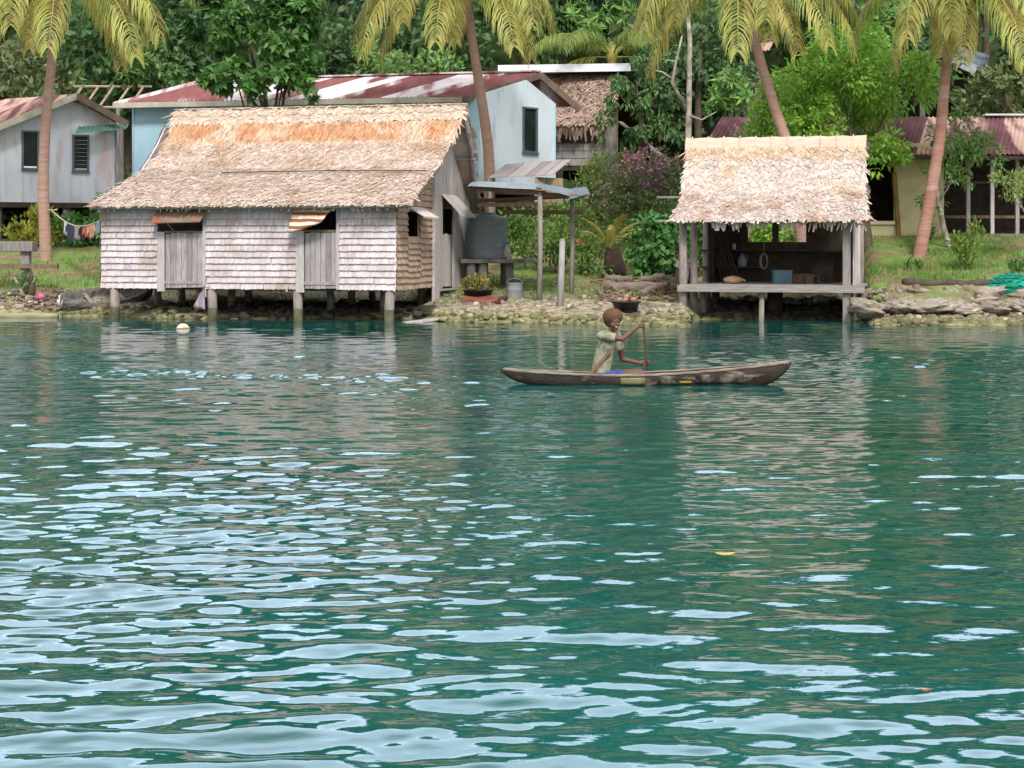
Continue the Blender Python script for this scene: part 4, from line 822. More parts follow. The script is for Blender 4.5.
# small pale hut wall half hidden above the shelter
ph = thing('hillside_hut', G(742, 62), 'pale brown hut half hidden by foliage above the open boat shelter', 'hut')
a0, a1 = P(722, 78, 62), P(762, 72, 62.4); z0_ = min(gz(a0.x, a0.y), a0.z)-.3
flat_wall('wall', [Vector((a0.x, a0.y, z0_)), Vector((a1.x, a1.y, z0_)), P(722, 60, 62), P(762, 52, 62.4)], mat('bare_brown_board', srgb('9d8a7c'), srgb('847366'), 2), ph); bb = Vector((.3, 3, 0))
flat_wall('wall', [Vector((a1.x, a1.y, z0_)), Vector((a1.x, a1.y, z0_))+bb, P(762, 52, 62.4), P(762, 52, 62.4)+bb], wood_brown, ph); flat_wall('wall', [Vector((a0.x, a0.y, z0_))+bb, Vector((a0.x, a0.y, z0_)), P(722, 60, 62)+bb, P(722, 60, 62)], wood_brown, ph)
corrugated('roof', (P(715, 60, 61.6), P(770, 50, 62), P(718, 46, 65.2), P(775, 38, 65.6)), rust_purple, ph, 4)

# ================================================================== WATER TANK, RACK AND YARD THINGS
tank = thing('water_tank', G(487, 45.5), 'dark grey round rainwater tank on a concrete stand beside the stilt house', 'tank')
c = P(487, 258.5, 45.5); r_ = 20.5*45.5/FOC; mb = MB(); hh = 40*45.5/FOC; prof = [(0, 0), (r_, 0)]
for i in range(1, 28): zz = hh*i/28; prof.append((r_+.012*(1 if i % 4 == 0 else 0), zz))
prof += [(r_, hh), (r_*.95, hh+.03), (.2, hh+.1), (0, hh+.1)]; mb.lathe(c, prof, 28); mb.build('tank_body', mat('tank_zinc', srgb('7e878d'), srgb('666f75'), 3, rough=.7, spec=.15, c3=srgb('8e9496'), s3=3, t3=.6), tank, True)
mb = MB(); mb.lathe(c+Vector((0, 0, hh+.10)), [(0, 0), (.2, 0), (.2, .05), (0, .06)], 18); mb.build('lid', zinc_dark, tank)
mb = MB(); mb.box(c+Vector((.28, 0, -.06)), (1.9, 1.2, .11)); bevel(mb.build('stand_slab', conc, tank), .015)
for px, d in ((471, 45.1), (483, 45.1), (509, 45.3), (476, 46), (505, 46)):
    q = P(px, 261, d); g = gz(q.x, q.y); mb = MB(); mb.tube([(q.x, q.y, g-.2), (q.x, q.y, c.z-.115)], .12, 10); mb.build('stand_pillar', conc, tank, True)
mb = MB(); mb.tube([c+Vector((.5, -.15, .08)), c+Vector((.62, -.2, .08)), c+Vector((.62, -.2, -.06))], .025, 8); mb.build('tap', zinc_dark, tank, True)
q = P(507, 258, 45.2); t = thing('cloth_bundle', q, 'pale grey bottle standing on the concrete slab beside the tank', 'bottle'); t.name = 'plastic_bottle'; ORG['plastic_bottle'] = ORG.get('cloth_bundle', q)
mb = MB(); mb.lathe(q+Vector((.0, 0, .0)), [(0, 0), (.1, 0), (.105, .05), (.1, .2), (.05, .3), (.03, .32), (.03, .37), (0, .37)], 14); mb.build('body', mat('milky_plastic', srgb('a9a79c'), srgb('97958a')), t, True); mb = MB(); mb.lathe(q+Vector((0, 0, .37)), [(0, .001), (.034, .001), (.034, .035), (0, .036)], 12); mb.build('cap', zinc_dark, t)
# shelter rack with loose zinc sheets
rk = thing('lean_to', G(530, 43), 'pole lean-to roofed with loose zinc sheets between stilt house and bushes', 'lean-to')
for px, py, d, r_ in ((540, 308, 42.4, .062), (572, 300, 44.2, .06)): b = G(px-1, d, -.25); tp = P(px, 192 if px == 540 else 198, d); mb = MB(); mb.tube([b, (b+tp)/2+Vector((.02, 0, 0)), tp], [r_*1.1, r_, r_*.9], 8, jit=.05); mb.build('post', wood_grey, rk, True)
for px, py, d in ((486, 204, 46.4),): b = G(px, d, -.2); mb = MB(); mb.tube([b, P(px, py-16, d)], .06, 8); mb.build('post', wood_dark, rk, True)
for (a, b, w, h) in ((P(470, 188, 43.4), P(545, 193, 42.5), .09, .11), (P(478, 205, 43.6), P(548, 204, 42.5), .07, .1), (P(540, 194, 42.5), P(588, 197, 43.2), .08, .1), (P(503, 212, 45), P(584, 212.5, 44.1), .07, .1), (P(478, 201, 45.6), P(575, 196, 44.3), .07, .1)): mb = MB(); mb.beam(a, b, w, h); mb.build('rail', wood_brown, rk)
for (a, b, cc, dd) in ((P(468, 186, 43), P(541, 189.5, 42.2), P(474, 181, 45.8), P(545, 184, 44.4)), (P(536, 187, 42.1), P(569, 196, 42.4), P(540, 183, 44.4), P(574, 190, 44.6)), (P(566, 200, 42.3), P(590, 194, 43.2), P(560, 190, 44.4), P(586, 187, 44.8))): corrugated('zinc_sheet', (a, b, cc, dd), zinc_dark if a.x > 0 else zinc, rk, 2, amp=.006, wav=.08)
t = thing('bare_post', G(561, 41.3), 'bare weathered post standing alone in front of the lean-to', 'post'); mb = MB(); b = G(560, 41.3, -.3); mb.tube([b, P(561, 280, 41.3), P(562.5, 241, 41.3)], [.085, .08, .07], 9, jit=.05); mb.build('shaft', plank, t, True); mb = MB(); q = P(562.5, 241, 41.3); mb.tube([q, q+Vector((.01, 0, .05))], [.072, .03], 9, jit=.2); mb.build('broken_top', wood_grey, t)
# bucket, planter, red boat plank
q = G(514.5, 43.2); t = thing('tin_bucket', q, 'dull grey tin drum standing below the tank stand', 'bucket'); mb = MB(); mb.lathe(q, [(0, 0), (.2, 0), (.205, .02), (.2, .04), (.2, .2), (.208, .22), (.2, .24), (.2, .37), (.212, .385), (.19, .385), (.185, .1), (0, .09)], 20); mb.build('body', mat('dull_tin', srgb('8d8f92'), srgb('74767a'), 4, rough=.5), t, True)
mb = MB(); mb.tube([q+Vector((.2*math.cos(a), -.03, .38+.12*math.sin(a))) for a in np.linspace(0, math.pi, 11)], .008, 6); mb.build('handle', zinc_dark, t)
q = G(478, 43.0, .02); t = thing('flower_basin', q, 'low black basin planted with small yellow flowers beside the stilt house', 'planter'); mb = MB(); mb.lathe(q, [(0, 0), (.3, 0), (.36, .2), (.39, .21), (.39, .23), (.34, .23), (.32, .14), (0, .14)], 22); mb.build('basin', mat('black_plastic', (.012, .013, .014), rough=.45), t, True)
q = G(483, 42.2, .04); t = thing('red_plank_stack', q, 'flat red-brown painted boat board lying below the flower basin', 'board'); t.name = 'red_board'; ORG['red_board'] = Vector(q)
mb = MB(); mb.slab([P(461, 303, 42.4), P(496, 305, 42.1), P(500, 299, 42.7), P(464, 297, 43)], (0, 0, .07)); mb.build('panel', mat('red_brown_paint', srgb('9a5f4c'), srgb('7e4a3b'), 3, c3=srgb('6b4a3e'), s3=3), t); mb = MB(); mb.beam(P(494, 306, 42.0), P(505, 299.5, 42.8), .16, .16); mb.build('end_block', mat('dark_red_wood', srgb('5f3a33'), srgb('4a2d28'), 3, bump=.4), t)
# ================================================================== PLANTS
def leafm(name, a, b, island=.35, hue=.02, transl=.3, rough=.5, c3=None, t3=.6, s3=.8):
    if a[1] > a[0]: a, b = [(q[0]*1.38, q[1]*1.2, q[2]*1.6) for q in (a, b)]
    return mat(name, a, b, 1.1, island=island, hue=hue, transl=transl, rough=rough, spec=.35, c3=c3, t3=t3, s3=s3)
lf_dark = leafm('dark_leaves', (.050,.125,.034), (.085,.175,.046)); lf_mid = leafm('mid_green_leaves', (.078,.18,.036), (.11,.225,.05)); lf_bright = leafm('bright_green_leaves', (.19,.40,.045), (.26,.48,.065), transl=.4)
lf_glossy = leafm('glossy_leaves', (.055,.16,.028), (.095,.22,.045), rough=.35); lf_yell = leafm('yellow_green_leaves', (.26,.33,.04), (.40,.42,.06), transl=.4); lf_olive = leafm('olive_leaves', (.10,.155,.045), (.14,.195,.058)); lf_blue = leafm('deep_green_leaves', (.045,.118,.046), (.07,.16,.058))
lf_heart = leafm('heart_leaves', (.05,.17,.03), (.08,.22,.04), rough=.4); lf_reddish = leafm('reddish_leaves', (.16,.06,.03), (.11,.09,.03))
bark_pale = mat('pale_bark', srgb('b3aca0'), srgb('8f877b'), 5, bump=.4, c3=srgb('6d675b'), s3=4); bark_dark = mat('dark_bark', srgb('5f5446'), srgb('4a4136'), 5, bump=.5)
flower_p = leafm('purple_bracts', (.38,.10,.33), (.48,.18,.42), hue=.02); flower_pk = leafm('pink_bracts', (.50,.16,.26), (.56,.26,.34)); flower_y = leafm('yellow_petals', (.62,.45,.05), (.72,.55,.10)); flower_o = leafm('orange_petals', (.62,.16,.07), (.70,.24,.12))
LEAF_V = np.array([[0,0,0],[.5,.42,.07],[.0,1.0,-.08],[-.5,.42,.07]]); LEAF_F = np.array([[0,1,2,3]])
def leaves(p, dirs, length, width, seed=0):
    n = len(p); d = unit(dirs); ref = unit(rng.normal(0, 1, (n, 3))*.7+np.array([0, 0, 1.])); x = unit(np.cross(d, ref)); z = np.cross(x, d)
    ln = length*rng.uniform(.65, 1.25, n)[:,None]; return inst(LEAF_V, LEAF_F, p, x*ln*width, d*ln, z*ln)
def crown(blobs, n, length, width=.45, mode='mix', sub=.36, subs=16, fill=.75):
    """leaf faces gathered in uneven clumps round the blobs (centre, radius xyz)"""
    B = [(np.array(list(c)), np.array([r]*3 if isinstance(r, (int, float)) else list(r), float)) for c, r in blobs]; w = np.array([np.prod(r)**(2/3) for _, r in B]); w = w/w.sum(); P_ = []; D_ = []
    for (c, r), q in zip(B, w):
        m = max(6, int(n*q)); k = max(5, int(subs)); sd = unit(rng.normal(0, 1, (k, 3))+np.array([0, -.15, .25])); sc = c+sd*r*rng.uniform(.45, 1.0, k)[:,None]; sr = r.mean()*sub*rng.uniform(.55, 1.4, k)
        ww = sr**2; pick = rng.choice(k, m, p=ww/ww.sum())
        if mode == 'whorl':
            nw = max(4, m//9); pk = rng.choice(k, nw, p=ww/ww.sum()); dv = unit(rng.normal(0, 1, (nw, 3))+sd[pk]*.8); wp = sc[pk]+dv*(sr[pk]*rng.uniform(.5, 1.05, nw))[:,None]; ax = unit(dv+sd[pk]*.5+np.array([0, -.2, .6]))
            u = unit(np.cross(ax, rng.normal(0, 1, (nw, 3)))); v_ = np.cross(ax, u); 
            for j in range(9):
                a = 2*np.pi*j/9+rng.uniform(-.3, .3, nw); P_.append(wp); D_.append(u*np.cos(a)[:,None]+v_*np.sin(a)[:,None]+ax*rng.uniform(-.1, .7, nw)[:,None]+np.array([0, 0, -.15]))
        else:
            dv = unit(rng.normal(0, 1, (m, 3))); p = sc[pick]+dv*(sr[pick]*rng.uniform(0.2, 1.0, m)**.6)[:,None]; P_.append(p)
            if mode == 'droop': D_.append(dv*.5+sd[pick]*.35+np.array([0, 0, -.75])+rng.normal(0, .25, (m, 3)))
            elif mode == 'soft': D_.append(dv*.6+sd[pick]*.35+np.array([0, -.2, -.38])+rng.normal(0, .28, (m, 3)))
            elif mode == 'up': D_.append(dv*.5+np.array([0, 0, .8])+rng.normal(0, .3, (m, 3)))
            else: D_.append(dv*.7+sd[pick]*.5+np.array([0, 0, -.1])+rng.normal(0, .45, (m, 3)))
    return leaves(np.concatenate(P_), np.concatenate(D_), length, width)
def trunk_mb(base, top, r0, limbs=(), bend=.15, n=6):
    mb = MB(); base, top = Vector(base), Vector(top); pts = []; off = Vector((random.uniform(-1, 1), random.uniform(-1, 1), 0))*bend
    for i in range(n+1): t = i/n; pts.append(base.lerp(top, t)+off*math.sin(t*math.pi)+Vector((random.uniform(-.03, .03), random.uniform(-.03, .03), 0))*(0 < i < n))
    mb.tube([base-Vector((0, 0, .3))]+pts, [r0*1.3]+[r0*(1.15-.6*i/n) for i in range(n+1)], 9, jit=.07)
    for l in limbs:
        l = Vector(l); s = pts[int(n*random.uniform(.6, .95))]; md = s.lerp(l, .5)+Vector((0, 0, -.12*(l-s).length)); mb.tube([s, md, l], [r0*.42, r0*.28, r0*.1], 6)
    return mb
def tree(name, label, cat, base, top, r0, blobs, n, length, m, bark=bark_dark, width=.45, mode='mix', group=None, sub=.36, subs=16, extra=None, foliage='crown', bend=.15):
    t = thing(name, base, label, cat, group); top = Vector(top)
    trunk_mb(base, top, r0, [Vector(c)*.85+top*.15 for c, _ in blobs], bend).build('trunk' if r0 > .05 else 'stem', bark, t, True)
    v, f = crown(blobs, n, length, width, mode, sub, subs); ch = [(v, f, 0)]; mats_ = [m]
    np_obj(foliage, ch, mats_, t)
    for nm, k, ln, mm, bl, wd in (extra or []):
        v, f = crown(bl or blobs, k, ln, wd, 'mix', sub*.8, 9); tag(np_obj(nm, [(v, f, 0)], mm, t), kind='stuff' if k > 20 else None)
    return t
def PB(px, py, d, rpx, ry=None, rd=None): s = d/FOC; return (P(px, py, d), (rpx*s, (rd or rpx)*s, (ry or rpx)*s))

# ---- coconut palms
palm_leaf = leafm('palm_leaflets', (.24,.31,.055), (.34,.38,.075), island=.35, hue=.02, transl=.35, c3=(.30,.25,.06), t3=.62, s3=1.2); palm_old = leafm('yellowing_palm_leaflets', (.40,.36,.085), (.46,.37,.105), island=.3, hue=.02, transl=.3, c3=(.19,.2,.04), t3=.6, s3=1.1)
palm_green = leafm('green_palm_leaflets', (.13,.22,.035), (.19,.28,.05), transl=.35); rach = mat('yellow_midrib', (.40,.32,.08), (.34,.28,.09), 4, rough=.5); rach_g = mat('green_midrib', (.22,.26,.06), (.18,.22,.05), 4, rough=.5)
ptrunk = mat('palm_trunk', srgb('b09488'), srgb('977669'), 3, stretch=(1, 1, 6), bump=.9, bscale=2.6, c3=srgb('a88676'), s3=.6, t3=.55, w3=.15)
palm_band = mat('red_brown_palm_trunk', srgb('a67a69'), srgb('90655a'), 3, stretch=(1, 1, 6), bump=.9, bscale=2.6, c3=srgb('ab9184'), s3=.8, t3=.6, w3=.15)
def frond_mesh(name, L_, e0, bend, m, mr_, parent, nl=92, leafl=1.05, hang=.75):
    """one frond pointing along +X from the parent's crown point"""
    ns = 22; pts = [Vector((0, 0, 0))]; tg = []
    for i in range(ns): a = e0-bend*((i+.5)/ns)**1.35; d = Vector((math.cos(a), 0, math.sin(a))); tg.append(d); pts.append(pts[-1]+d*L_/ns)
    tg.append(tg[-1]); mb = MB(); mb.tube(pts, [.045*(1-.88*i/ns) for i in range(ns+1)], 5); ch = [(v, f, 1) for v, f, _ in mb_chunks_any(mb)]
    s = np.concatenate([np.linspace(.14, 1, nl)]*2); sd = np.concatenate([np.ones(nl), -np.ones(nl)]); s = np.clip(s+rng.normal(0, .006, 2*nl), .12, 1); q = np.array([list(p) for p in pts]); tt = np.linspace(0, 1, ns+1)
    p = np.stack([np.interp(s, tt, q[:,i]) for i in range(3)], -1); T = unit(np.stack([np.interp(s, tt, np.array([list(d) for d in tg])[:,i]) for i in range(3)], -1)); S = np.zeros_like(T); S[:,1] = sd
    ln = leafl*np.clip(np.sin(np.pi*np.clip(.16+.74*s, 0, 1))**.7, .25, 1)*rng.uniform(.8, 1.12, 2*nl); d0 = unit(S*.85+T*.6+rng.normal(0, .08, T.shape)); g = np.array([0, 0, -1.])
    d1 = unit(d0+g*hang+rng.normal(0, .07, T.shape)); d2 = unit(d0*.45+g*(hang*1.9)+rng.normal(0, .07, T.shape)); w = unit(np.cross(d1, S+T*.3+.01)); w = unit(T-d1*np.sum(T*d1, -1, keepdims=True)); hw = .0155
    a = p; b = p+d0*(ln*.25)[:,None]; c = b+d1*(ln*.4)[:,None]; e = c+d2*(ln*.38)[:,None]
    V = np.stack([a-w*hw*.5, a+w*hw*.5, b-w*hw, b+w*hw, c-w*hw*.85, c+w*hw*.85, e-w*.003, e+w*.003], 1); n = len(p); F_ = np.array([[0,1,3,2],[2,3,5,4],[4,5,7,6]])[None]+(np.arange(n)*8)[:,None,None]
    ch.append((V.reshape(-1, 3), F_.reshape(-1, 4), 0)); org = ORG[parent.name]
    ch = [(v+np.array(list(org)), f, k) for v, f, k in ch]; return np_obj(name, ch, [m, mr_], parent)
def mb_chunks_any(mb):
    v = np.array([list(q) for q in mb.v]); out = []
    for k in sorted(set(len(q) for q in mb.f)): out.append((v, np.array([q for q in mb.f if len(q) == k]), 0))
    return out
PROTO = {}
def palm(label, pts, r0, crown_pt, fronds, scale=1.0, tm=ptrunk, name='coconut_palm'):
    """pts: trunk points; fronds: (kind, azimuth degrees, size)"""
    base = Vector(pts[0]); t = thing(name, base, label, 'palm tree', 'coconut palms along the shore'); cp = Vector(crown_pt); mb = MB(); full = []; P_ = [base-Vector((0, 0, .4))]+[Vector(p) for p in pts]+[cp]
    for i in range(len(P_)-1):
        for j in range(6): full.append(P_[i].lerp(P_[i+1], j/6))
    full.append(cp); 
    for _ in range(3): full = [full[0]]+[(full[i-1]+full[i]*2+full[i+1])/4 for i in range(1, len(full)-1)]+[full[-1]]
    n = len(full); mb.tube(full, [r0*(1.45 if i < 3 else 1.12-.42*i/n)*(1+.045*(i % 2)) for i in range(n)], 12, jit=.02); mb.build('trunk', tm, t, True)
    mb = MB(); mb.ball(cp+Vector((0, 0, .1)), (.22, .22, .5), 10, 8, jit=.05); mb.build('crown_shaft', rach, t, True)
    for kind, az, sz in fronds:
        if kind not in PROTO:
            spec = {'up': (4.3, 1.05, 1.75, palm_leaf, rach_g, .5), 'arch': (4.4, .55, 1.85, palm_leaf, rach, .7), 'low': (4.2, .12, 1.62, palm_leaf, rach, .85), 'hang': (4.7, -.40, 1.1, palm_old, rach, .8), 'arch_wide': (4.5, .4, 1.5, palm_green, rach_g, .55), 'low_wide': (4.4, .2, 1.85, palm_leaf, rach_g, .6), 'hang_young': (4.9, -.10, 1.4, palm_leaf, rach, 1.0), 'green': (4.3, .75, 1.7, palm_green, rach_g, .6), 'dead': (3.9, -.6, .95, palm_old, rach, .9)}[kind]
            o = frond_mesh('frond', spec[0], spec[1], spec[2], spec[3], spec[4], t, hang=spec[5]); PROTO[kind] = o
        else: o = PROTO[kind].copy(); COL.objects.link(o); o.parent = t
        o.location = cp-base; o.rotation_euler = (random.uniform(-.15, .15), 0, math.radians(az)); o.scale = (sz,)*3
    return t
std = lambda off=0, s=1.0, g=1.06: [(k_, a_, z_*g) for k_, a_, z_ in std_(off, s)]
std_ = lambda off=0, s=1.0: [('up', off+20, s), ('up', off+140, s), ('up', off+260, s), ('arch', off, s*1.05), ('arch_wide', off+75, s), ('arch', off+150, s*1.05), ('arch_wide', off+215, s*1.1), ('arch', off+290, s), ('low', off+35, s*.95), ('low_wide', off+110, s*.95), ('low', off+180, s*1.1), ('low_wide', off+250, s), ('low', off+325, s*1.1), ('low_wide', off+200, s*.95), ('hang_young', off+275, s*.95), ('hang_young', off+232, s*1.05), ('hang_young', off+305, s)]
d = 48.0; b = G(46, 49); palm('tall coconut palm with a straight trunk on the lawn before the lilac gabled house', [b, P(43, 190, 49), P(45, 130, 49), P(52, 60, 49)], .16, P(58, -34, 49), std(10, .92)+[('hang', 205, .85), ('hang', 330, .85), ('hang', 255, .75)], tm=ptrunk)
b = G(490, 55); palm('coconut palm with a slightly bent trunk rising before the long blue house', [b, P(489, 150, 54.5), P(481, 95, 54), P(472, 40, 53.6)], .17, P(462, -36, 53.5), std(-15, .96)+[('hang', 205, .9), ('hang', 320, .9), ('hang', 262, .75), ('low', 345, .9)])
b = G(806, 46.0); palm('coconut palm leaning left behind the open boat shelter', [b, P(795, 165, 46.1), P(776, 112, 46.2), P(757, 50, 46.3)], .155, P(739, -38, 46.4), std(30, .86)+[('hang', 205, .88), ('hang', 300, .75), ('low', 190, .9)])
b = G(919, 45.2); palm('coconut palm leaning right with a red-brown trunk on the right lawn', [b, P(929, 205, 45.4), P(940, 140, 45.6), P(945, 80, 45.8)], .165, P(955, -24, 46), std(50, .82)+[('hang', 270, .72), ('hang', 325, .78), ('dead', 250, .7), ('hang', 205, .75)], tm=palm_band)
b = G(612, 63); palm('small green coconut palm behind the white ridge of the hillside house', [b, P(614, 90, 63)], .14, P(612, 58, 63.5), [('green', a, .85) for a in (10, 60, 115, 170, 200, 235, 290, 340)]+[('low', 185, .8), ('low', 350, .8)])

# ---- trees one can tell apart
tree('breadfruit_tree', 'dense glossy dark green tree standing over the thatched stilt house ridge', 'tree', G(262, 52.5), P(264, 95, 52.5), .16, [PB(214, 26, 52.3, 32, 30), PB(286, 40, 52.5, 36, 38), PB(300, 12, 53, 34, 28), PB(232, 78, 51.8, 30, 17), PB(286, 84, 52, 36, 17), PB(240, -14, 53, 40, 26)], 7500, .32, lf_glossy, width=.5, mode='whorl', subs=12, sub=.36)
tree('feathery_tree', 'bright green feathery tree rising behind the boat shelter roof', 'tree', G(868, 46.8), P(855, 140, 47.8), .13, [PB(842, 92, 48.6, 60, 46), PB(788, 116, 48.4, 52, 36), PB(896, 98, 48.4, 50, 40), PB(850, 56, 49, 44, 36), PB(764, 132, 48.4, 28, 22), PB(884, 160, 46.8, 24, 28), PB(820, 138, 48.2, 60, 22), PB(800, 85, 49, 40, 26)], 14000, .20, lf_bright, width=.38, mode='soft', subs=20, sub=.30)
tree('slender_tree', 'slender pale-trunked tree standing before the dark veranda, right of the leaning palm', 'tree', G(951, 46.4), P(938, 180, 46.6), .075, [PB(955, 135, 46.8, 38, 26), PB(985, 150, 46.6, 24, 16), PB(945, 175, 46.4, 26, 18), PB(932, 205, 46.3, 16, 12), PB(962, 158, 46.4, 30, 16)], 1300, .18, leafm('slender_tree_leaves', (.09,.20,.04), (.13,.25,.05), transl=.35), bark=bark_pale, width=.42, subs=12, sub=.3)
tree('vine_covered_tree', 'dark leafy tree with pale twigs beside the hillside thatched house', 'tree', G(640, 58), P(640, 95, 58), .13, [PB(636, 78, 58, 22, 22), PB(616, 96, 57.4, 13, 20), PB(658, 98, 58, 22, 20), PB(606, 122, 57.4, 9, 18), PB(668, 128, 58, 18, 24), PB(640, 130, 58, 16, 26), PB(650, 60, 58.4, 24, 16)], 1900, .22, leafm('vine_leaves', (.055,.14,.035), (.09,.19,.045)), width=.42, mode='droop', subs=10, sub=.32)
# bare white tree
t = thing('bare_tree', G(688, 55), 'bare white-barked tree with forked leafless branches left of the boat shelter', 'tree'); mb = MB(); mb.tube([G(690, 55, -.3), P(688, 150, 55), P(689, 95, 55), P(690, 40, 55), P(687, 2, 55)], [.13, .11, .09, .075, .05], 9, jit=.06); mb.build('trunk', bark_pale, t, True)
for pts, r in (([P(687, 112, 55), P(672, 82, 54.7), P(676, 62, 54.6), P(682, 36, 54.5)], .07), ([P(672, 79, 54.7), P(662, 72, 54.6), P(652, 70, 54.5)], .04), ([P(688, 115, 55), P(702, 120, 54.6), P(716, 112, 54.5)], .045), ([P(676, 62, 54.6), P(668, 60, 54.6), P(663, 63, 54.6)], .025)): mb = MB(); mb.tube(pts, [r*(1-.6*i/(len(pts)-1)) for i in range(len(pts))], 7); mb.build('branch', bark_pale, t, True)
# light green leafy branch tree at the right border
tree('pale_leaf_tree', 'small pale yellow-green tree with bare lower twigs beside the veranda', 'tree', G(1040, 44.5), P(1026, 205, 44.5), .06, [PB(1012, 185, 44.4, 20, 11), PB(1034, 176, 44.5, 24, 14), PB(1000, 180, 44.3, 9, 6)], 800, .13, leafm('pale_fresh_leaves', (.19,.30,.06), (.26,.38,.09), transl=.4), bark=bark_pale, width=.42)
# ---- shrubs
sh = 'shrub'
tree('croton_bush', 'yellow-green croton bush in front of the lilac house stilts', sh, G(38, 52), G(38, 52, .6), .03, [PB(42, 222, 52, 22, 16), PB(22, 234, 51.8, 18, 12), PB(50, 236, 51.6, 18, 12)], 900, .17, lf_yell, width=.4, mode='up', foliage='foliage', subs=12)
tree('hedge_bush', 'dark green bush below the clothesline beside the stilt house', sh, G(84, 51.8), G(84, 51.8, .6), .03, [PB(80, 228, 52, 24, 16), PB(104, 230, 51.8, 20, 18), PB(66, 232, 51.4, 16, 12)], 1200, .17, lf_heart, width=.5, foliage='foliage', subs=12)
tree('tall_hedge_bush', 'shaded green bush behind the clothesline under the lilac house edge', sh, G(118, 53.5), G(118, 53.5, .8), .03, [PB(112, 212, 53.5, 26, 20), PB(135, 215, 53.5, 20, 24)], 1000, .18, lf_mid, width=.5, foliage='foliage')
tree('bougainvillea', 'big sprawling bougainvillea with purple bracts between lean-to and boat shelter', sh, G(636, 51.5), P(636, 200, 51.5), .06, [PB(640, 190, 51.4, 38, 26), PB(608, 198, 51, 26, 22), PB(668, 176, 52, 24, 26), PB(630, 170, 52, 34, 20), PB(600, 218, 50.5, 20, 14)], 4200, .13, lf_olive, width=.5, foliage='foliage', subs=20, extra=[('purple_bracts', 200, .10, flower_p, [PB(652, 176, 51.0, 22, 14), PB(660, 186, 51, 16, 10)], .8), ('pink_bracts', 330, .10, flower_pk, [PB(616, 178, 50.8, 26, 16), PB(602, 200, 50.6, 18, 14), PB(668, 160, 51.6, 20, 12), PB(640, 168, 51.2, 40, 16)], .8)])
tree('yellow_green_bush', 'upright yellow-green bush beside the balustrade of the hillside house', sh, G(596, 54), G(596, 54, .8), .04, [PB(594, 172, 54, 15, 18), PB(600, 188, 53.6, 20, 14), PB(586, 192, 53.4, 12, 14)], 900, .17, leafm('lime_leaves', (.12,.20,.03), (.18,.25,.04), transl=.35), width=.36, mode='up', foliage='foliage')
tree('heart_leaf_bush', 'dense glossy heart-leaved bush left of the boat shelter posts', sh, G(658, 47.8), G(658, 47.8, .7), .04, [PB(655, 245, 47.6, 34, 26), PB(676, 256, 47.2, 22, 24), PB(640, 262, 47.2, 18, 16), PB(668, 230, 48, 24, 16)], 1700, .19, lf_heart, width=.75, mode='droop', foliage='foliage', subs=18)
for lab, px, d, bl, n in (('low leafy green herb clump behind the lean-to posts, nearest the water tank', 528, 48.2, [(528, 240, 26, 24), (515, 225, 18, 20), (540, 258, 20, 16)], 1500), ('bright green herb clump with orange hibiscus between the lean-to post and stump', 578, 47.6, [(580, 255, 28, 24), (562, 240, 22, 20), (596, 268, 18, 14)], 1700), ('green weedy bush under the zinc sheets, left of the palm seedling', 600, 50.4, [(578, 222, 26, 16), (548, 218, 22, 14), (612, 232, 18, 14)], 1300)):
    tree('herb_bush', lab, sh, G(px, d), G(px, d, .5), .025, [PB(a, b, d-.2*i, r, ry) for i, (a, b, r, ry) in enumerate(bl)], n, .15, leafm('herb_leaves', (.09,.19,.026), (.13,.235,.04), transl=.35), width=.42, foliage='foliage', subs=16, group='green herb bushes behind the lean-to', extra=[('hibiscus_flower', 5, .14, flower_o, [PB(580, 240, 45.9, 1.6)], .9)] if px == 578 else None)
# sprouting coconut on a dark stump
t = thing('palm_seedling', G(612, 47.2), 'young yellow-green palm sprouting from a dark rooty stump', 'palm seedling'); mb = MB(); [mb.tube([P(612+dx*.3, 250, 47.2), P(613+dx, 262, 47.1), G(613+dx*1.9, 47.0, -.1)], [.13, .12, .05], 7, jit=.25) for dx in (-5, -2, 1, 4, 7)]; mb.build('stump', mat('rooty_stump', srgb('40342c'), srgb('2c241f'), 9, bump=.8), t, True)
cp = P(609, 248, 47.2)
for az, e, s in ((200, 1.75, .40), (340, 1.6, .42), (80, 1.7, .34), (265, 1.5, .34), (20, 1.35, .40), (160, 1.45, .36), (300, 1.85, .42)):
    o = PROTO['green'].copy(); o.data = PROTO['hang'].data; COL.objects.link(o); o.parent = t; o.name = 'frond'; o.location = cp-ORG[t.name]; o.rotation_euler = (0, -e+.1, math.radians(az)); o.scale = (s*.62,)*3
# right lawn shrubs
tree('flowering_shrub', 'light green shrub with small yellow flowers on the right lawn', sh, G(967, 43.4), G(967, 43.4, .5), .025, [PB(967, 254, 43.4, 14, 14), PB(975, 236, 43.4, 8, 16), PB(958, 244, 43.4, 8, 12)], 620, .14, leafm('shrub_leaves', (.11,.21,.03), (.15,.25,.04), transl=.35), width=.42, mode='up', foliage='foliage', extra=[('yellow_flowers', 26, .06, flower_y, [PB(972, 234, 43.2, 10, 14), PB(955, 240, 43.2, 6, 8)], .9)])
tree('small_weed', 'small dark leafy weed at the foot of the leaning palm', 'plant', G(914, 43.8), G(914, 43.8, .3), .02, [PB(914, 270, 43.8, 9, 8)], 160, .16, lf_mid, width=.42, mode='up', foliage='foliage')
tree('lawn_weed', 'low broad green weed on the right lawn behind the green net', 'plant', G(1018, 42.6), G(1018, 42.6, .2), .02, [PB(1018, 268, 42.6, 10, 6)], 140, .15, lf_mid, width=.42, mode='up', foliage='foliage')
tree('doorstep_plant', 'small round green plant beside the yellow wall behind the leaning palm', 'plant', G(929, 47.6), G(929, 47.6, .3), .02, [PB(929, 233, 47.6, 6, 6)], 120, .15, lf_mid, width=.42, mode='up', foliage='foliage')
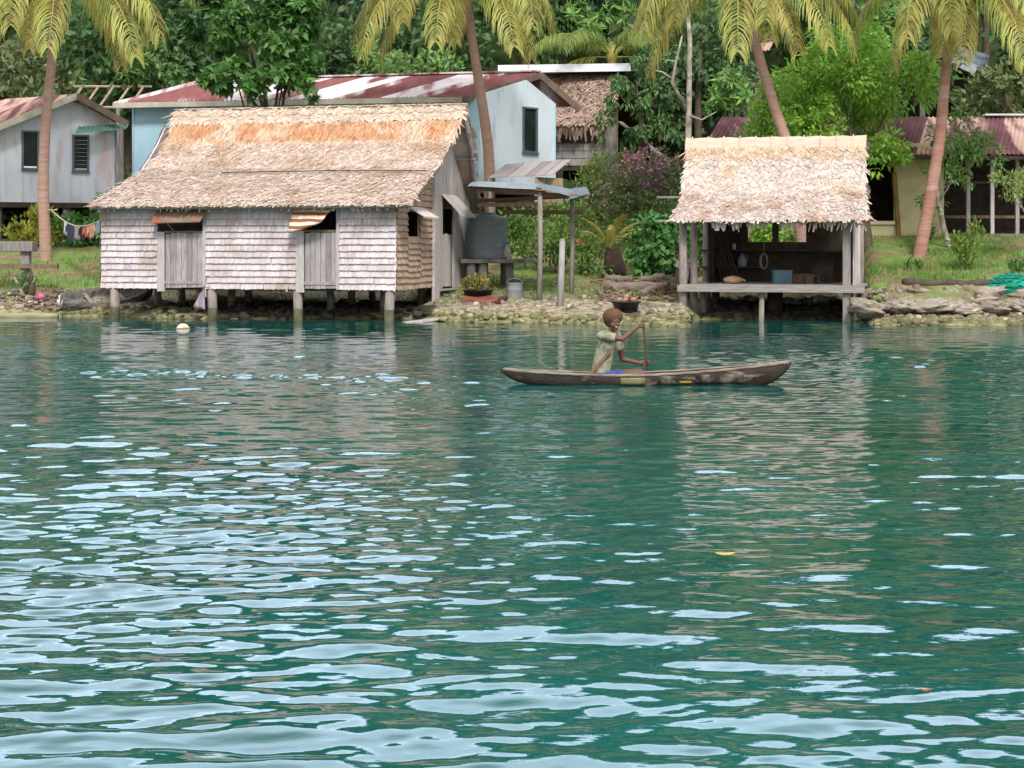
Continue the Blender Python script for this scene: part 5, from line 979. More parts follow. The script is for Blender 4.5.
tree('shelter_shrub', 'green shrub seen through the back window of the boat shelter', sh, G(790, 47.5), G(790, 47.5, .6), .04, [PB(778, 232, 47.5, 32, 22), PB(815, 225, 48, 24, 20), PB(750, 225, 48, 22, 20)], 1700, .18, lf_bright, width=.42, foliage='foliage')
tree('post_shrub', 'leafy green shrub behind the left posts of the boat shelter', sh, G(700, 47.5), G(700, 47.5, .6), .04, [PB(702, 245, 47.5, 16, 26), PB(712, 205, 49, 20, 22), PB(690, 210, 49, 20, 20)], 1300, .18, lf_mid, width=.5, foliage='foliage')
# low plants in basin and at the tank foot
q = P(478, 287, 43.0); t = thing('yellow_flowers', q-Vector((0, 0, .12)), 'yellow-green flowering plant growing in the black basin', 'flowers'); v, f = crown([(q+Vector((0, 0, .06)), (.36, .3, .15))], 420, .085, .5, 'up', .5, 14); np_obj('foliage', [(v, f, 0)], leafm('basin_leaves', (.13,.17,.03), (.2,.2,.03)), t); v, f = crown([(q+Vector((0, 0, .14)), (.33, .28, .1))], 150, .05, .9, 'mix', .5, 14); tag(np_obj('petals', [(v, f, 0)], flower_y, t), kind='stuff')
tree('tank_fern', 'dark small fern growing in the shade under the water tank stand', 'plant', G(481, 46.6), G(481, 46.6, .2), .015, [PB(481, 272, 46.6, 8, 10)], 160, .16, lf_mid, width=.3, mode='up', foliage='foliage')

lf_light = leafm('light_broad_leaves', (.13,.29,.06), (.19,.36,.08), transl=.35)
tree('broadleaf_sapling', 'light green broad-leaved sapling between the feathery tree top and the dark hillside house', 'tree', G(885, 59), P(885, 60, 59), .07, [PB(884, 28, 59, 22, 20), PB(872, 52, 58.6, 14, 12), PB(900, 12, 59.4, 16, 14)], 900, .42, lf_light, width=.36, mode='whorl', subs=8)
tree('bright_bush', 'low bright green bush showing over the blue roof left of the bent palm', sh, G(400, 61), G(400, 61, .8), .05, [PB(395, 70, 60.6, 34, 12), PB(440, 66, 60.8, 24, 12), PB(365, 62, 61, 22, 14)], 1300, .24, lf_light, width=.42, foliage='foliage', subs=14)
tree('young_tree', 'light leafed young tree above the white ridge of the hillside house', 'tree', G(598, 64.5), P(598, 45, 64.5), .08, [PB(598, 26, 64.4, 20, 16), PB(580, 14, 64.6, 16, 12), PB(620, 12, 64.8, 16, 14)], 800, .36, lf_light, width=.32, mode='whorl', subs=8)
tree('leafy_sapling', 'mid green leafy sapling above the rafter frame between the two blue houses', 'tree', G(150, 61.5), P(150, 60, 61.5), .06, [PB(150, 62, 61.4, 24, 16), PB(168, 78, 61, 18, 12), PB(132, 76, 61.2, 16, 12)], 900, .28, lf_mid, width=.4, mode='whorl', subs=10)
tree('leafy_sapling', 'light green sapling beside the bare white tree under the hillside hut', 'tree', G(728, 57), P(728, 110, 57), .05, [PB(726, 82, 57, 18, 14), PB(742, 100, 56.6, 14, 12), PB(714, 104, 56.8, 12, 10)], 700, .32, lf_light, width=.36, mode='whorl', subs=8)
# ---- the wooded slope: single trees, then the far mass
def bg_proto(kind):
    r = 2.4; hgt = {'round': 6.5, 'tall': 8.5, 'spread': 7.0, 'bushy': 5.0}[kind]; bl = {'round': [((0,0,5),(2.2,2,1.7)),((-1.3,-.6,4),(1.6,1.4,1.3)),((1.3,-.5,4.1),(1.5,1.5,1.3)),((.2,-1.2,3.2),(1.6,1.2,1.2))],
      'tall': [((0,0,7.4),(1.6,1.6,1.4)),((.6,-.6,6),(1.8,1.5,1.3)),((-.9,-.3,5.2),(1.7,1.5,1.3)),((.5,-.8,3.9),(1.7,1.4,1.2)),((-.5,-.9,2.7),(1.5,1.2,1.1))],
      'spread': [((-1.8,0,5.4),(1.9,1.6,1)),((1.7,-.2,5.6),(1.9,1.6,1)),((0,-.3,6.3),(2.1,1.7,1)),((0,-1,4.5),(2,1.4,1.0)),((1.2,-.9,3.3),(1.5,1.2,.9))],
      'bushy': [((0,0,3.6),(2,1.7,1.5)),((-1.3,-.6,2.4),(1.6,1.4,1.4)),((1.3,-.6,2.5),(1.6,1.4,1.4)),((0,-1.1,1.5),(1.8,1.2,1.2))]}[kind]
    return hgt, bl
spec = {'round': (2600, .36, lf_dark, 'mix', .5, 'round dark green'), 'tall': (2800, .40, lf_blue, 'whorl', .42, 'tall deep green'), 'spread': (2400, .30, lf_mid, 'droop', .42, 'spreading mid green'), 'bushy': (2600, .34, lf_olive, 'mix', .46, 'bushy olive green')}
BG = {}
def bg_tree(kind, px, d, s, rot, where):
    n, ln, m, mode, wd, look = spec[kind]; g = G(px, d)
    lab = f'{look} tree {where}'
    if kind not in BG:
        hgt, bl = bg_proto(kind); t = tree('jungle_tree', lab, 'tree', g, g+Vector((0, 0, hgt*.8)), .17, [(g+Vector(c), r) for c, r in bl], n, ln, m, width=wd, mode=mode, group='trees on the wooded slope behind the village', subs=18); BG[kind] = t
    else: t = copy_tree(BG[kind]); t.location = g; t['label'] = lab
    t.rotation_euler = (0, 0, rot); t.scale = (s, s, s*random.uniform(.95, 1.1)); return t
for a in [('bushy', 8, 62, 1.0, 0, 'behind the purple roof of the lilac house'), ('round', 128, 63.5, 1.0, .6, 'behind the bare rafter frame'), ('tall', 168, 66, .95, 0, 'above the left end of the long blue roof'), ('spread', 92, 66.5, .95, 2, 'right behind the straight palm of the left lawn'),
          ('round', 330, 63, .95, 1.2, 'right of the glossy tree, over the blue roof'), ('bushy', 382, 62.5, 1.0, .4, 'over the blue roof under the left fronds of the bent palm'), ('tall', 345, 67, 1.0, .9, 'behind the blue roof, highest between glossy tree and bent palm'), ('round', 432, 64, .95, 2.4, 'just left of the bent palm trunk over the blue roof'), ('spread', 520, 66.5, .95, 1.1, 'above the blue gable, right of the bent palm trunk'),
          ('tall', 565, 68, 1.0, 2.2, 'behind the white ridge of the hillside house'), ('bushy', 655, 64, 1.0, 1.6, 'behind the vine covered tree, above its crown'), ('round', 700, 61.5, .85, 3.0, 'behind the bare white tree trunk'), ('spread', 752, 66.5, 1.0, .3, 'above the pale brown hut under the leaning-left palm'), ('tall', 812, 65, .95, 1.4, 'right behind the bright feathery tree top'),
          ('round', 878, 64, .95, .2, 'between the feathery tree and the dark hillside house'), ('tall', 905, 70, 1.0, 2.8, 'behind the dark hillside house'), ('bushy', 1005, 61, .95, 2.1, 'over the bright ridge of the yellow house'), ('round', 1040, 64.5, 1.05, 1.9, 'beyond the right end of the yellow house roof'), ('bushy', 960, 58, .62, 2.6, 'below the bright roof edge of the dark hillside house'), ('spread', 985, 68.5, 1.05, 2.9, 'right of the dark hillside house, higher up')]: bg_tree(*a)
# far mass: clumps of leaves all over the upper slope, denser and taller to the right
n = 1500; px = rng.uniform(-1300, 2500, n); d = rng.uniform(68, 160, n); base = np.stack([(px-512)*d/FOC, d, GZ(px, d)], -1)
tall = np.interp(px, [-1500, 150, 500, 800, 2700], [5, 6, 9., 11, 11.]); K = 62; Pq = []; Dq = []
for i in range(n):
    hh = tall[i]*rng.uniform(.75, 1.2); dv = unit(rng.normal(0, 1, (K, 3))); r = np.array([2.3, 2.0, hh*.42]); p = base[i]+np.array([0, 0, hh*.55])+dv*r*rng.uniform(.55, 1.05, K)[:,None]; Pq.append(p); Dq.append(dv+np.array([0, -.3, -.3])+rng.normal(0, .5, (K, 3)))
v, f = leaves(np.concatenate(Pq), np.concatenate(Dq), .95, .55); tag(np_obj('forest', [(v, f, 0)], leafm('forest_leaves', (.040,.10,.026), (.075,.155,.04), island=.5, hue=.03, c3=(.055,.075,.02)),), 'dark dense jungle covering the slope behind all the houses', 'forest', kind='stuff')
# undergrowth on the slope
n = 9000; px = rng.uniform(-150, 1180, n); d = rng.uniform(53.5, 70, n); p = np.stack([(px-512)*d/FOC, d, GZ(px, d)+rng.uniform(0, .75, n)**1.5], -1)
ok = ~((px > 690) & (d < 56)) & ~((px > 100) & (px < 570) & (d < 60.5)); p = p[ok]; n = len(p)
v, f = leaves(p, rng.normal(0, .6, (n, 3))+np.array([0, -.3, .5]), .42, .4); tag(np_obj('undergrowth', [(v, f, 0)], leafm('undergrowth_leaves', (.05,.115,.026), (.08,.15,.036), island=.4, hue=.03)), 'tangled green undergrowth on the slope between the houses', 'undergrowth', kind='stuff')
# ================================================================== SMALL THINGS ON THE SHORE
# thick beam bench on the left lawn
t = thing('beam_bench', G(20, 45.2), 'thick grey beam bench with one post and a lower rail on the left shore', 'bench'); mb = MB(); mb.beam(P(-90, 246.5, 45.2), P(35, 246.5, 45.2), .5, .26); bevel(mb.build('seat', wood_grey, t), .02)
mb = MB(); mb.beam(P(-90, 265, 45.0), P(58, 266.5, 45.0), .2, .11); mb.build('rail', wood_brown, t)
for px in (26, -60): b = G(px, 45.2, -.2); mb = MB(); mb.box((b.x, b.y, (b.z+P(0, 250, 45.2).z)/2), (.22, .24, P(0, 250, 45.2).z-b.z)); mb.build('leg', wood_grey, t)
# driftwood stump with two prongs
t = thing('driftwood_stump', G(30, 44.7), 'forked driftwood stump standing in the rubble below the beam bench', 'stump'); mb = MB(); b = G(31, 44.7, -.1); mb.tube([b, P(32, 287, 44.7), P(31, 270, 44.7)], [.14, .09, .03], 8, jit=.15); mb.build('stem', bark_dark, t, True)
for pts in ([G(24, 44.6, -.05), P(20, 288, 44.6), P(14, 277, 44.6)], [P(31, 285, 44.7), P(35, 278, 44.6)]): mb = MB(); mb.tube(pts, [.06*(1-.6*i/(len(pts)-1)) for i in range(len(pts))], 7, jit=.1); mb.build('branch', bark_pale, t, True)
v, f = crown([PB(24, 283, 44.6, 6, 9)], 110, .13, .42, 'up', .5); tg_ = thing('bank_weed', G(24, 44.6), 'green weed growing through the forked driftwood stump', 'plant'); np_obj('foliage', [(v, f, 0)], lf_mid, tg_); mb = MB(); mb.tube([G(24, 44.6, -.05), P(24, 285, 44.6)], [.02, .01], 6); mb.build('stem', lf_mid, tg_)
q = G(41, 44.3, .08); t = thing('pink_bag', q, 'small bright pink plastic bag lying on the rubble', 'bag'); mb = MB(); mb.ball(q+Vector((0, 0, .05)), (.12, .09, .085), 14, 9, jit=.2); mb.build('body', mat('pink_plastic', (.50, .12, .20), (.44, .15, .22), rough=.4), t, True); mb = MB(); mb.tube([q+Vector((-.05, 0, .1)), q+Vector((-.1, 0, .15)), q+Vector((-.14, 0, .1)), q+Vector((-.12, 0, .04))], .012, 6); mb.build('handle', mat('pink_handle', (.68, .14, .26)), t)
q = G(62, 43.9, .05); t = thing('white_sack', q, 'crumpled white sack on the rubble beside the grey beached canoe', 'sack'); mb = MB(); mb.ball(q+Vector((0, 0, .14)), (.13, .11, .13), 14, 10, jit=.14); mb.build('body', mat('white_sacking', srgb('d9d4cf'), srgb('b9b2ac'), 5), t, True); mb = MB(); mb.tube([q+Vector((0, 0, .22)), q+Vector((-.03, 0, .27)), q+Vector((-.08, 0, .28))], [.06, .03, .05], 8, jit=.1); mb.build('neck', mat('white_sack_neck', srgb('cfc9c4')), t, True)
t = thing('floating_bamboo', P(30, 314, 44.2), 'long pale bamboo pole floating along the left shore', 'pole'); mb = MB(); a, b = Vector((-15.5, 43.35, .02)), Vector((-11.1, 42.75, .03)); N_P = 14; mb.tube([a.lerp(b, i/N_P) for i in range(N_P+1)], [.095*(1+.1*(i % 3 == 0)) for i in range(N_P+1)], 9); mb.build('culm', mat('greenish_bamboo', srgb('a39d7c'), srgb('85805f'), 4, stretch=(.5, 3, 3)), t, True)
t = thing('loose_plank', P(430, 320, 40.4), 'pale loose plank lying at the water edge by the corner stilts', 'plank'); mb = MB(); mb.beam(P(404, 324, 40.3)+Vector((0, 0, .02)), P(452, 317, 40.9), .2, .05); mb.build('board', plank_pale, t)
t = thing('tilted_plank', G(190, 43.6), 'weathered plank lying on the stones under the stilt house', 'plank'); mb = MB(); mb.beam(P(118, 303.5, 44.4), P(170, 302, 44.8), .2, .06); mb.build('board', wood_grey, t)
# grey boat pulled up by the corner of the house
def hull(L_, prof, n=36, m=9, th=.03):
    """dugout shell: prof(t)-> half width, keel height, gunwale height"""
    V = []; Fq = []
    for i in range(n+1):
        t = i/n; hw, k, gw = prof(t); x = (t-.5)*L_
        for side in (0, 1):
            for j in range(m+1):
                a = math.pi*(j/m-.5) if not side else math.pi*(.5-j/m); w_, k_ = (hw, k) if not side else (max(hw-th, .001), min(k+th*1.4, gw-.004)); V.append((x, w_*math.copysign(abs(math.sin(a))**.8, math.sin(a)), gw-(gw-k_)*math.cos(a)**.75 if abs(math.cos(a)) > 1e-6 else gw))
    c = 2*(m+1)
    for i in range(n):
        for j in range(c): a = i*c+j; b = i*c+(j+1) % c; Fq.append((a, b, b+c, a+c))
    Fq.append(tuple(range(c))[::-1]); Fq.append(tuple(n*c+j for j in range(c))); mb = MB(); mb.v = [Vector(v) for v in V]; mb.f = [list(f) for f in Fq]; mb.m = [0]*len(Fq); return mb
def place(mb, M): mb.v = [M @ v for v in mb.v]; return mb
t = thing('beached_boat', G(96, 44.3), 'grey weathered dugout boat pulled up on the stones beside the stilt house', 'boat')
pr = lambda s: (.40*max(0., math.sin(math.pi*min(max(s*.94+.03, 0), 1)))**.6, .12*(2*s-1)**4+.0, .36+.14*(2*s-1)**2)
a, b = P(64, 305, 43.9), P(146, 291, 45.2); M_ = Matrix.Translation((a+b)/2+Vector((0, 0, -.22))) @ Matrix.Rotation(math.atan2(b.y-a.y, b.x-a.x), 4, 'Z') @ Matrix.Rotation(-.10, 4, 'Y') @ Matrix.Rotation(.5, 4, 'X')
place(hull((b-a).length+.2, pr), M_).build('hull', mat('grey_boat_wood', srgb('8f8885'), srgb('716a67'), 4, stretch=(.6, 3, 3), c3=srgb('5b4f49'), s3=2), t, True)
for s in (-.5, .35): mb = MB(); mb.box((s, 0, .30), (.09, .5, .035)); place(mb, M_).build('thwart', wood_grey, t)
# cloth hanging under the house
t = thing('hanging_cloth', P(204, 291, 41.4), 'lilac-grey cloth hanging from the floor edge under the stilt house', 'cloth'); rows = [[P(207-(12*(i/8))*(j/6)**1.0-2+6*(1-j/6)*(i/8)*0, 287+23*(i/8)-3*(j/6), 41.2+.05*math.sin(j*1.7+i*.5)) for j in range(7)] for i in range(9)]
mb = MB(); mb.grid([[Vector(p) for p in r] for r in rows], 0, (0, .012, 0)); mb.build('drape', mat('lilac_cloth', srgb('b3a3ad'), srgb('988894'), 4, stretch=(6, 6, 1)), t, True); mb = MB(); mb.tube([P(194, 287, 41.2), P(210, 287, 41.2)], .015, 6); mb.build('hanger_stick', wood_grey, t)
# clothesline and washing
t = thing('clothesline', P(85, 215, 48.5), 'sagging clothesline strung from the straight palm to the stilt house corner', 'clothesline'); a, b = P(51, 210, 49), P(104, 218, 44.2)
line = [a.lerp(b, i/20)+Vector((0, 0, -.32*math.sin(math.pi*i/20))) for i in range(21)]; mb = MB(); mb.tube(line, .012, 5); mb.build('rope', mat('white_rope', srgb('cfc8bd')), t); mb = MB(); mb.tube([a+Vector((-.12, 0, .0)), a+Vector((0, -.22, 0)), a+Vector((.18, -.05, 0))], .014, 5); mb.build('knot', mat('rope_knot', srgb('bdb5a8')), t)
def lp(px):
    best = min(range(200), key=lambda i: abs((lambda q: 512+q.x/q.y*FOC-px)(line[min(19, i//10)].lerp(line[min(19, i//10)+1], (i % 10)/10)))); return line[min(19, best//10)].lerp(line[min(19, best//10)+1], (best % 10)/10)
for x0, x1, drop, c, nm, lab in ((63.5, 67, .36, 'd8d4d2', 'towel', 'narrow white towel first on the clothesline'), (67, 74, .50, '3c4358', 'shirt', 'navy blue shirt on the clothesline beside the white towel'), (74, 80, .36, 'b39a98', 'towel', 'dusty pink cloth on the clothesline between navy and black'), (80, 84.5, .42, '2e3038', 'shirt', 'black garment on the clothesline left of the orange one'), (84.5, 89, .32, 'c46a52', 'shirt', 'bright orange-red garment on the clothesline'), (89, 94, .38, 'c79a80', 'shirt', 'peach coloured garment on the clothesline right of the orange one'), (94.5, 103, .34, '8f97a2', 'towel', 'grey-blue towel last on the clothesline at the house')):
    p0, p1 = lp(x0), lp(x1); t = thing('hung_'+nm, p0, lab, 'laundry'); m_ = mat('laundry_'+c, srgb(c), tuple(v*.75 for v in srgb(c)), 5, stretch=(5, 5, 1)); rows = [[p0.lerp(p1, .04+.92*j/6)+Vector((0, .03*math.sin(j*2+i*.6), -drop*i/6*(1+.06*math.sin(j*3)))) for j in range(7)] for i in range(7)]; mb = MB(); mb.grid(rows, 0, (0, .014, 0)); mb.build('fabric', m_, t, True)
    if nm == 'shirt':
        for sgn, pp in ((-1, rows[1][0]), (1, rows[1][6])): mb = MB(); mb.grid([[pp+Vector((sgn*.015*0, 0, .05)), pp+Vector((sgn*.05, -.02, -.02))], [pp+Vector((0, 0, -.12)), pp+Vector((sgn*.06, -.03, -.2))]], 0, (0, .02, 0)); mb.build('sleeve', m_, t)
# black basin of coconut husks
q = G(626, 40.2, -.02); t = thing('black_basin', q, 'wide black plastic basin heaped with coconut husks on the shore', 'basin'); mb = MB(); mb.lathe(q, [(0, 0), (.22, 0), (.23, .02), (.31, .26), (.35, .28), (.35, .305), (.305, .30), (.27, .12), (0, .1)], 24); mb.build('bowl', mat('black_basin_plastic', (.014, .015, .016), rough=.4), t, True)
hk = mat('coconut_husk', srgb('86685a'), srgb('63483b'), 8, bump=.6, island=.2)
for i in range(6): a = i*1.05+.3; t = thing('coconut_husk', q+Vector((.16*math.cos(a), .16*math.sin(a), .3)), 'brown coconut husk heaped in the black basin', 'husk', 'coconut husks in the black basin'); mb = MB(); mb.ball(q+Vector((.17*math.cos(a)*(i < 5), .17*math.sin(a)*(i < 5), .32+.07*(i == 5))), (.12, .085, .075), 10, 7, jit=.16, R=Matrix.Rotation(a, 3, 'Z')); mb.build('shell', hk, t, True); mb = MB(); mb.ball(q+Vector((.17*math.cos(a)*(i < 5)+.01, .17*math.sin(a)*(i < 5)-.05, .345+.07*(i == 5))), (.07, .05, .055), 8, 6, jit=.1); mb.build('fibre', mat('husk_fibre', srgb('a5836c')) if i == 0 else bpy.data.materials['husk_fibre'], t, True)
# logs and firewood behind the basin
logm = mat('driftwood_log', srgb('8f8278'), srgb('6f6259'), 4, stretch=(.6, 3, 3), bump=.5)
for a, b, d0, d1, r, lab in (((604, 292), (668, 291), 45.0, 44.6, .14, 'long grey log lying across the shore behind the black basin'), ((640, 296), (668, 284), 43.6, 44.4, .08, 'brown leaning log end right of the black basin'), ((662, 294), (690, 290), 44.8, 45.2, .13, 'short thick dark log beside the person in the striped shirt'), ((606, 279), (632, 282), 46.6, 46.2, .10, 'split log lying under the palm seedling stump'), ((640, 282), (664, 277), 46.4, 46.8, .09, 'thin grey log below the heart-leaved bush')):
    A, Bp = P(*a, d0), P(*b, d1); A.z = max(gz(A.x, A.y)+r*.7, min(A.z, gz(A.x, A.y)+.4)); Bp.z = max(gz(Bp.x, Bp.y)+r*.7, min(Bp.z, gz(Bp.x, Bp.y)+.5)); t = thing('log', (A+Bp)/2, lab, 'log'); mb = MB(); mb.tube([A.lerp(Bp, i/6)+Vector((0, 0, random.uniform(-.02, .02))) for i in range(7)], [r*random.uniform(.9, 1.1) for _ in range(7)], 10, jit=.05); mb.build('trunk', logm, t, True); mb = MB(); d_ = (Bp-A).normalized(); mb.tube([A-d_*.012, A-d_*.002], r*.93, 10); mb.build('cut_end', mat('cut_wood', srgb('b79c83'), srgb('9a7e66'), 6) if 'cut_wood' not in bpy.data.materials else bpy.data.materials['cut_wood'], t)
q = G(660, 43.6, .0); t = thing('red_twigs', q, 'small upright red-brown dry twig cluster on the shore right of the basin', 'twigs')
for k, (dx, dz, rr) in enumerate(((-.06, .34, .03), (.09, .26, .025), (-.16, .15, .022))): mb = MB(); mb.tube([q+Vector((dx*.2, 0, -.05)), q+Vector((dx*.6, -.01, dz*.55)), q+Vector((dx, 0, dz))], [rr, rr*.8, rr*.3], 7, jit=.1); mb.build('twig', mat('red_bark', srgb('a3604a'), srgb('864a38')) if k == 0 else bpy.data.materials['red_bark'], t, True)
# stone ledge on the right: boulders as single stones, curb log, net
random.seed(11); bm_m = mat('ledge_stone', srgb('a3968a'), srgb('80756a'), 2.5, bump=.8, bscale=9, c3=srgb('b5aa98'), s3=3, t3=.58); x = 858; k = 0; VB = [rock_template(50+i, 24, 16) for i in range(4)]; VM = []
for row, (pys, dd, hh) in enumerate(((296, 41.3, 18), (308, 40.3, 15))):
    x = 862-row*10
    while x < 1060:
        w = random.uniform(24, 46); i = k % 4
        if len(VM) <= i:
            v, f4, f3 = VB[i]; o = np_obj('boulder', [(v, f4, 0), (v, f3, 0)], bm_m, None, True); VM.append(o)
        else: o = VM[i].copy(); COL.objects.link(o)
        q = P(x+w/2, pys+random.uniform(-1.5, 1.5), dd+random.uniform(-.15, .15)); s = dd/FOC; o.location = q; o.scale = (w*.55*s, .5, hh*.48*s*random.uniform(.85, 1.12)); o.rotation_euler = (random.uniform(-.1, .1), random.uniform(-.1, .1), random.uniform(-.2, .2)+(math.pi if k % 3 == 0 else 0)); x += w*.93; k += 1
        tag(o, 'weathered grey boulder laid in the upper course of the stone ledge on the right' if row == 0 else 'rough grey boulder laid in the lower course of the stone ledge on the right', 'boulder', 'boulders of the upper ledge course' if row == 0 else 'boulders of the lower ledge course')
t = thing('curb_log', P(945, 283, 41.5), 'dark half-buried log edging the right lawn above the stone ledge', 'log'); mb = MB(); A, Bp = P(903, 283, 41.6), P(990, 284, 41.4); mb.tube([A.lerp(Bp, i/8)+Vector((0, 0, .02*math.sin(i*2))) for i in range(9)], [.1*(1+.1*math.sin(i*1.9)) for i in range(9)], 9, jit=.08); mb.build('trunk', bark_dark, t, True); mb = MB(); mb.tube([A-Vector((.012, 0, 0)), A-Vector((.002, 0, 0))], .09, 9); mb.build('cut_end', wood_dark, t)
t = thing('fishing_net', P(1008, 286, 41.4), 'heap of bright teal-green fishing net on the right lawn edge', 'fishing net'); netm = mat('teal_net', (.012, .33, .235), (.02, .25, .18), 14, bump=1.0, bscale=30, rough=.7, island=.35); bl = [(P(1012, 287, 41.2), (.6, .45, .30)), (P(996, 290, 41.2), (.32, .35, .14)), (P(1032, 288, 41.4), (.45, .4, .26))]; mb = MB()
for c, r in bl: mb.ball(c, (r[0]*.92, r[1]*.92, r[2]*.92), 22, 14, jit=.05)
mb.build('folded_net', netm, t, True); ns_ = MB()
for c, r in bl:
    for i in range(46):
        a, ph = random.uniform(0, 6.28), random.uniform(.1, 1.5); pts = []
        for j in range(7): aa, pp = a+.16*j*random.choice((-1, 1, 1)), ph+.05*j*random.uniform(-1, 1); pts.append(c+Vector((r[0]*math.sin(pp)*math.cos(aa), r[1]*math.sin(pp)*math.sin(aa), r[2]*math.cos(pp)))*1.0+Vector((0, 0, .012)))
        ns_.tube(pts, .016, 5)
ns_.build('strands', netm, t)
# buoy and floating leaves
q = Vector(((183-512)*34.9/FOC, 34.9, .11)); t = thing('buoy', q, 'round white foam buoy floating in front of the stilt house', 'buoy'); mb = MB(); mb.ball(q, (.135, .12, .125), 18, 12, jit=.015); mb.build('float', mat('dirty_foam', srgb('e2ded0'), srgb('c9c2ad'), 5, c3=srgb('a08a55'), s3=7, t3=.6), t, True); mb = MB(); mb.tube([q+Vector((-.13*math.cos(i*.35), -.13*math.sin(i*.35)*.95, .03)) for i in range(19)], .012, 6); mb.build('cord', mat('tan_cord', srgb('9a8358')), t, True)
for px, py, L_, c, lab in ((725, 562, .125, (.55, .42, .06), 'yellow fallen leaf floating on the open water'), (925, 702, .045, (.32, .10, .03), 'small orange leaf floating near the bottom right')):
    dd = FOC*CAMH/(py-HZ); q = Vector(((px-512)*dd/FOC, dd, .035)); t = thing('floating_leaf', q, lab, 'leaf'); mb = MB(); mb.grid([[q+Vector((L_*(s-.5), L_*.3*math.sin(math.pi*s)**.7*w, .012+.03*(s-.5)**2)) for w in (-1, 0, 1)] for s in np.linspace(0.02, .98, 9)], 0, (0, 0, .003)); mb.build('blade', mat('leaf_'+str(px), c, tuple(v*.8 for v in c), 20, rough=.5), t, True); mb = MB(); mb.tube([q+Vector((L_*.48, 0, .012)), q+Vector((L_*.62, .004, .02))], .003, 5); mb.build('stalk', wood_brown, t)

# ================================================================== PEOPLE, CANOE, PADDLE
def cap(mb, a, b, r0, r1, n=14, ends=True):
    a, b = Vector(a), Vector(b); d = (b-a); L_ = d.length; d.normalize(); pts = []; rr = []
    if ends:
        for q in (1.0, .86, .5): pts.append(a-d*r0*q); rr.append(max(.0015, r0*math.sqrt(max(0, 1-q*q))))
    pts += [a, a.lerp(b, .5), b]; rr += [r0, (r0+r1)/2, r1]
    if ends:
        for q in (.5, .86, 1.0): pts.append(b+d*r1*q); rr.append(max(.0015, r1*math.sqrt(max(0, 1-q*q))))
    mb.tube(pts, rr, n)
def fuse(mb, name, ms, parent, voxel, smooth=3, noise=None):
    me = bpy.data.meshes.new('tmp'); me.from_pydata([tuple(v) for v in mb.v], [], mb.f); bm = bmesh.new(); bm.from_mesh(me); bmesh.ops.recalc_face_normals(bm, faces=bm.faces); bm.to_mesh(me); bm.free()
    o = bpy.data.objects.new('tmp', me); COL.objects.link(o); r = o.modifiers.new('r', 'REMESH'); r.mode = 'VOXEL'; r.voxel_size = voxel; s = o.modifiers.new('s', 'SMOOTH'); s.iterations = smooth; s.factor = .5
    bpy.context.view_layer.update(); dg = bpy.context.evaluated_depsgraph_get(); nm = bpy.data.meshes.new_from_object(o.evaluated_get(dg)); bpy.data.objects.remove(o); nm.name = name
    if noise:
        for v in nm.vertices: v.co += v.normal*noise(v.co)
    return _finish(nm, name, ms, parent, True, None)
skin = mat('dark_brown_skin', (.145, .068, .043), (.12, .055, .035), 8, rough=.5, spec=.4); hairm = mat('reddish_brown_hair', (.24, .13, .078), (.16, .084, .05), 30, rough=.9, bump=1.0, bscale=120)
def hand(mb, wrist, d, palm_n, grip=None, L_=.155):
    """palm, five unequal bent fingers and a thumb leaving the side of the palm, curled round a shaft"""
    wrist, d, pn = Vector(wrist), Vector(d).normalized(), Vector(palm_n).normalized(); sd = d.cross(pn).normalized(); pe = wrist+d*L_*.48
    for k in (-1, -.33, .33, 1): cap(mb, wrist+sd*.016*k, pe+sd*.026*k, .017, .014, 8)
    for k, ln in zip((-1.15, -.4, .4, 1.15), (.78, 1.0, .94, .72)):
        p = pe+sd*.025*k; q = p+(d*.75+pn*.65).normalized()*.036*ln; r = q+(d*-.1+pn*1.0).normalized()*.028*ln; s = r+(d*-.9+pn*.35).normalized()*.022*ln
        cap(mb, p, q, .0098, .009, 8); cap(mb, q, r, .009, .0085, 8); cap(mb, r, s, .0085, .007, 8)
    b = wrist+d*.025-sd*.022*-1; p = b+(sd*.8+d*.6+pn*.3).normalized()*.038; q = p+(d*.35+pn*1.0-sd*.15).normalized()*.032; cap(mb, b, p, .0125, .011, 8); cap(mb, p, q, .011, .008, 8)
CD = 23.05
def C3(px, py, dy=0.): return P(px, py, CD+dy)
can = thing('dugout_canoe', Vector(((640-512)*CD/FOC, CD, 0)), 'weathered dugout canoe with a raised bow crossing the water', 'canoe')
gx0, gx1 = C3(500.5, 0).x, C3(791, 0).x; CLn = gx1-gx0
def cprof(t):
    px = 500.5+290.5*t; top = np.interp(px, [500, 520, 560, 600, 640, 680, 720, 760, 780, 791], [368.5, 370.5, 372.5, 374, 374, 372, 369, 365, 362.8, 362]); bot = np.interp(px, [500, 512, 530, 560, 640, 720, 755, 772, 784, 791], [371.5, 380, 385, 388.5, 390, 389.5, 388, 383, 374, 366]); s = CD/FOC; zz = lambda y: CAMH+(HZ-y)*s
    return (.235*min(1, max(.04, (math.sin(math.pi*min(max(t, 0.004), .996))**.55))), zz(bot), zz(top))
cm = mat('canoe_wood', srgb('463c35'), srgb('2b2420'), 6, stretch=(.7, 3, 2), bump=.7, c3=srgb('8a7e71'), s3=3.2, t3=.58, w3=.05); cm_in = mat('canoe_rim', srgb('9a8d80'), srgb('6d6157'), 5, stretch=(.8, 3, 3), bump=.4)
mb = hull(CLn, cprof, 60, 11, .028); place(mb, Matrix.Translation(((gx0+gx1)/2, CD, 0))); mb.build('hull', cm, can, True)
